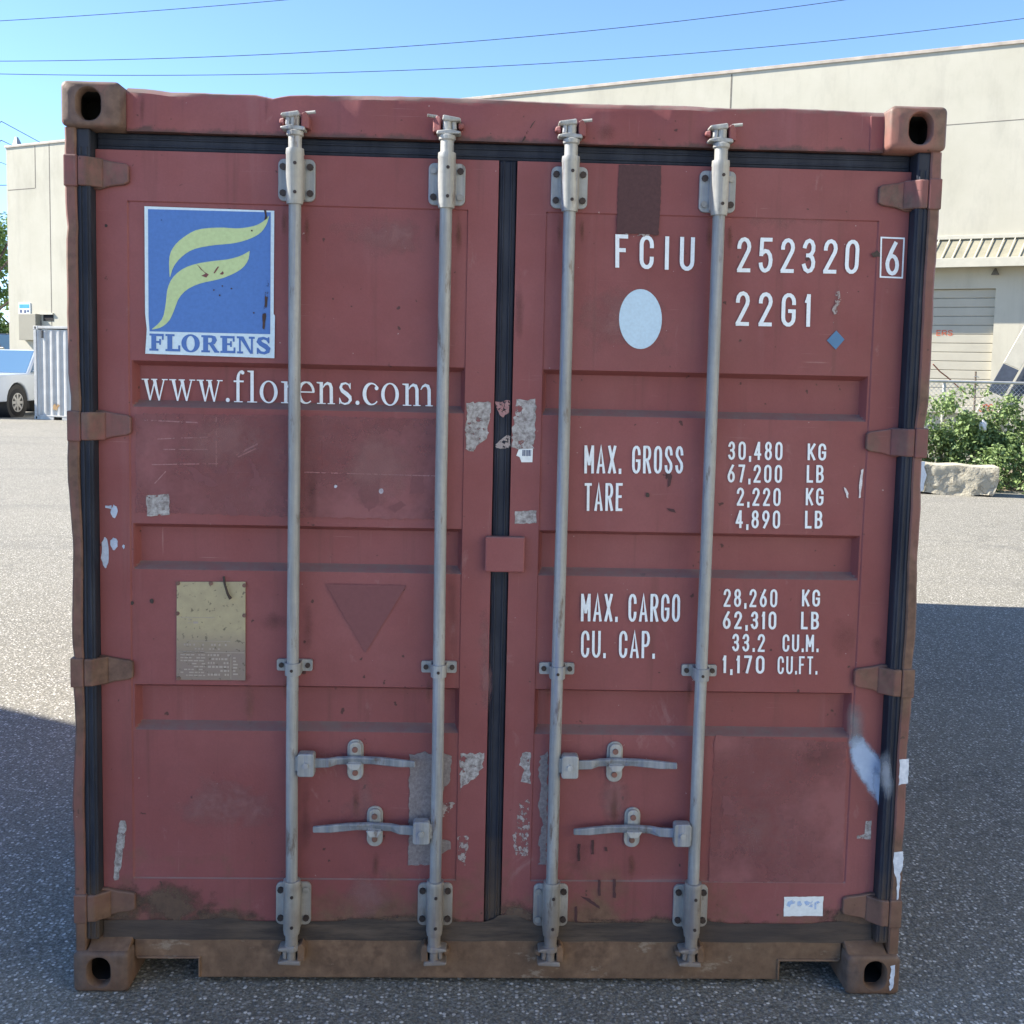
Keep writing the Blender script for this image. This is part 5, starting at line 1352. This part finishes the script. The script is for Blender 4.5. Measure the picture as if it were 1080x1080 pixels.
# concrete block
def concrete_mat():
    k = NT('rough_concrete'); x, y, z = k.sep()
    c = k.mix(k.ramp(k.noise(5, 7, .7), .3, .7), (.40, .37, .29), (.50, .46, .36))
    vn = k.noise(5, 3, .5, dist=1.5); c = k.mix(k.ramp(k.math('ABSOLUTE', k.math('SUBTRACT', vn, .5)), .0, .035, .7, 0), c, (.22, .19, .14))
    k.bump(k.noise(14, 7, .7), .8, .03); return k.fin(c, .9, 0, .2)
def conc_shade():
    return plain('grey_blue_shade', (.30, .36, .44), .7, 0, .1, 6)
b0 = P(976, 520, 13.55); b1 = P(1046, 522, 13.55); bt = P(1010, 490.5, 13.55).z
blk = MB(); rnd = random.Random(4)
x0, x1 = b0.x-.20, b1.x+.06; NX, NZ, NY = 26, 10, 8; hgt = bt
def bp(u, v, w_):
    x = x0+(x1-x0)*u; z = hgt*v; y = 13.55+.55*w_
    # chipped lower corners and a rough face
    x += -.16*max(0, u-.85)/.15*max(0, .45-v)
    z_ = z
    f = .03*(mnoise.noise(Vector((u*7, v*3, 1.5)))) + .028*mnoise.noise(Vector((u*19, v*8, 4.0)))
    if w_ == 0: y += f
    if v == 1: z_ += .010*math.sin(u*14)-.02*u
    if v == 0: z_ = .002+.03*max(0, math.sin(u*9))*(1 if w_ == 0 else 0)
    return Vector((x-x0, y-13.55, z_))
for w_ in (0, 1):
    for j in range(NZ+1):
        for i in range(NX+1): blk.v.append(bp(i/NX, j/NZ, w_))
S_ = (NX+1)*(NZ+1)
for w_ in (0, 1):
    for j in range(NZ):
        for i in range(NX):
            a = w_*S_+j*(NX+1)+i; blk.f.append([a, a+1, a+NX+2, a+NX+1]); blk.mi.append(0)
for i in range(NX):
    a = NZ*(NX+1)+i; blk.f.append([a, a+1, S_+a+1, S_+a]); blk.mi.append(0)
    a = i; blk.f.append([a, a+1, S_+a+1, S_+a]); blk.mi.append(0)
for j in range(NZ):
    for i_, mi_ in ((0, 1), (NX, 0)):
        a = j*(NX+1)+i_; blk.f.append([a, a+NX+1, S_+a+NX+1, S_+a]); blk.mi.append(0)
bo = blk.build('concrete_block', [concrete_mat()], None, smooth=True, angle=30, loc=(x0, 13.75, 0)); bo.rotation_euler.z = R(-17)
tag(bo, 'rough pale concrete block lying on the asphalt in front of the shrubs', 'concrete block')
pp_ = [P(975,487.5,13.51), P(981,487.8,13.51), P(980,494,13.51), P(982.5,502,13.51), P(980,511,13.51), P(979,519,13.51), P(973,520,13.51)]
mb = MB().prism([(p.x-x0, -.035, p.z) for p in pp_], (0, .02, 0))
mb.build('shade_patch', conc_shade(), bo)  # blue-grey shade of the block's left end, laid on as colour

# chain link fence
fx0, fx1 = 4.6, 13.5; FH = 1.83
fence = empty('chain_link_fence', (fx0, FY, 0), 0, 'galvanised chain link fence with a top rail standing in the shrubs', 'fence')
m_wire = plain('fence_wire', (.50, .50, .47), .45, .4, .15, 5)
mb = MB(); FL = fx1-fx0; pitch = .085; z0_ = .06; hh_ = FH-.08
def clipline(sl):
    k = -hh_
    out = []
    while k < FL:
        a = max(0, k); b_ = min(FL, k+hh_)
        if b_ > a:
            za, zb = a-k, b_-k
            if sl < 0: za, zb = hh_-za, hh_-zb
            out.append((a, z0_+za, b_, z0_+zb))
        k += pitch
    return out
for sl, yy in ((1, -.004), (-1, .004)):
    for (a, za, b_, zb) in clipline(sl): mb.tube([(a, yy, za), (b_, yy, zb)], .0034, 3, caps=False)
mb.build('mesh', m_wire, fence)
MB().tube([(-.1, 0, FH), (FL, 0, FH-.01)], .024, 10).build('top_rail', m_wire, fence, smooth=True)
for px_ in (958, 996, 1092):
    p = P(px_, 420, FY); MB().tube([(p.x-fx0, .035, 0), (p.x-fx0, .035, FH-.03)], .03, 10).build('post', m_wire, fence, smooth=True)
# weathered stake with cloth ties
p = P(1029, 400, FY+.5); st = empty('stake', (p.x, FY+.5, 0), 0, 'thin dark stake tied with wire standing just behind the fence rail', 'stake')
MB().tube([(0,0,0), (.01,0,1.2), (-.005,0,2.02)], [.02,.02,.017], 7).build('rod', m_bark, st, smooth=True)
for z_ in (1.92, 1.80, 1.70): MB().tube([(-.05,-.02,z_), (0,-.026,z_+.01), (.05,-.02,z_-.01)], .008, 6).build('tie', m_wire, st, smooth=True)
p0 = P(984, 384, FY+.4); p1 = P(999.5, 398, FY+.4)
rb_ = MB().tube([(0,0,0), tuple((p1-p0)*.5+Vector((0,0,-.02))), tuple(p1-p0), tuple((p1-p0)*2.2)], .012, 7).build('rusty_rod', plain('rusty_rod', (.30, .10, .05), .8, 0, .3, 20), None, smooth=True, loc=p0)
tag(rb_, 'thin rust-orange rod leaning across the top of the chain link fence', 'rod')
# leaning boards behind the fence
m_board = plain('pale_board', (.52, .49, .40), .7, 0, .12, 5); m_panel = plain('dark_metal_panel', (.075, .085, .11), .35, .3, .2, 8)
BYY = FY+.9
def board(pts, label, lett=False):
    c0 = P(pts[0], pts[1], BYY); root = empty('leaning_board', (c0.x, BYY, 0), R(-24), label, 'leaning board')
    for (a, b_, w_, m_, nm, dy) in pts[2]:
        pa, pb = P(*a, BYY)-Vector((c0.x, BYY, 0)), P(*b_, BYY)-Vector((c0.x, BYY, 0))
        MB().bar(tuple(pa+Vector((0,dy,0))), tuple(pb+Vector((0,dy,0))), w_, .10-abs(dy)*2, (0,-1,0)).build(nm, m_, root, bevel=.006)
    return root
b1_ = board((1032, 446, [((1030,452),(1048,416),.30,m_board,'lower_board',0), ((1048.4,415.2),(1063,387),.29,m_panel,'metal_panel',.004), ((1063.4,386.2),(1106,303),.30,m_board,'upper_board',0)]),
      'cream board with dark metal band leaning behind the fence, nearer the concrete block')
b2_ = board((1058, 446, [((1052,452),(1066,424),.24,m_board,'lower_board',0), ((1066.4,423.2),(1085,387),.24,m_panel,'metal_panel',.004), ((1085.4,386.2),(1120,318),.24,m_board,'upper_board',0)]),
      'cream board with dark metal band leaning behind the fence, farther right')
GL['J'] = (.7, [[(1,1)]+arc(.5,.25,.5,.25,0,-180)])
c0 = P(1032, 446, BYY); mb = MB(); k_ = 0
for i, ch in enumerate('JOC'):
    for stt in GL[ch][1]:
        q0 = [P(1034.5+i*4.4+u*3.4, 434-v*7.5, BYY-.058) for u, v in stt]
        A_, B_ = ribbon([(p.x, p.z) for p in q0], .018); bb = len(mb.v); k_ += 1
        for p in A_+B_: mb.v.append(Vector((p[0]-c0.x, -.058-.001*k_, p[1])))
        m = len(A_)
        for j in range(m-1): mb.f.append([bb+j, bb+j+1, bb+m+j+1, bb+m+j]); mb.mi.append(0)
mb.build('lettering', m_orange, b1_)
# crumpled plastic bag caught in the shrub
p = P(1037, 449, FY-.6); bm = bmesh.new(); bmesh.ops.create_icosphere(bm, subdivisions=3, radius=.075); rnd = random.Random(6)
for v in bm.verts:
    f = 1+.32*math.sin(v.co.x*60+v.co.z*33)*math.cos(v.co.y*51)+rnd.uniform(-.12,.12); v.co = Vector((v.co.x*f*.8, v.co.y*f*.6, v.co.z*f*1.15))
me = bpy.data.meshes.new('plastic_bag'); bm.to_mesh(me); bm.free(); me.materials.append(plain('white_plastic', (.7,.7,.68), .4))
o = bpy.data.objects.new('plastic_bag', me); C.objects.link(o); o.location = p; tag(o, 'crumpled white plastic bag caught in the shrub at the foot of the cream leaning board', 'plastic bag')

# ------------------------------------------------------------------ overhead wires
m_cable = plain('black_cable', (.035, .04, .05), .6)
def wire(pts, Y, x0, x1, label, rad):
    q_ = [P(a, b_, Y) for a, b_ in pts]
    (xa, za), (xb, zb), (xc, zc) = ((p.x, p.z) for p in q_)
    def z(x): return za*(x-xb)*(x-xc)/((xa-xb)*(xa-xc))+zb*(x-xa)*(x-xc)/((xb-xa)*(xb-xc))+zc*(x-xa)*(x-xb)/((xc-xa)*(xc-xb))
    mb = MB().tube([(x0+(x1-x0)*i/60, Y, z(x0+(x1-x0)*i/60)) for i in range(61)], rad, 6)
    tag(mb.build('power_line', m_cable, smooth=True), label, 'power line', 'power lines crossing the sky')
wire(((0,22),(150,12.2),(300,0)), 17.0, -16, 14, 'topmost thin power line, leaving the picture above the left door', .006)
wire(((0,64.5),(500,43.5),(890,0)), 17.6, -18, 18, 'middle power line, crossing the sky above the container', .0065)
wire(((0,78),(500,71),(1080,19.5)), 18.2, -18, 18, 'lowest long power line, running just above the container roof to the right', .0065)
def cable(pts, label, rad=.012):
    mb = MB().tube(pts, rad, 6); tag(mb.build('power_line', m_cable, smooth=True), label, 'power line', 'cables at the warehouse corner')
def at2(px, py, Y): return tuple(P(px, py, Y))
cable([at2(-60,175,34), at2(1.5,128,34), at2(42,150,40)], 'cable dropping to the warehouse roof, highest of those at the left edge', .014)
cable([at2(-60,185,34), at2(1.5,148,34), at2(12,153,40)], 'cable dropping to the warehouse corner, second highest at the left edge', .014)
cable([at2(-60,182,44), at2(1.5,171.5,44), at2(12,176,46)], 'cable passing behind the warehouse corner, third at the left edge', .016)
cable([at2(-60,196,46), at2(30,195,46)], 'lowest cable behind the warehouse corner at the left edge', .02)
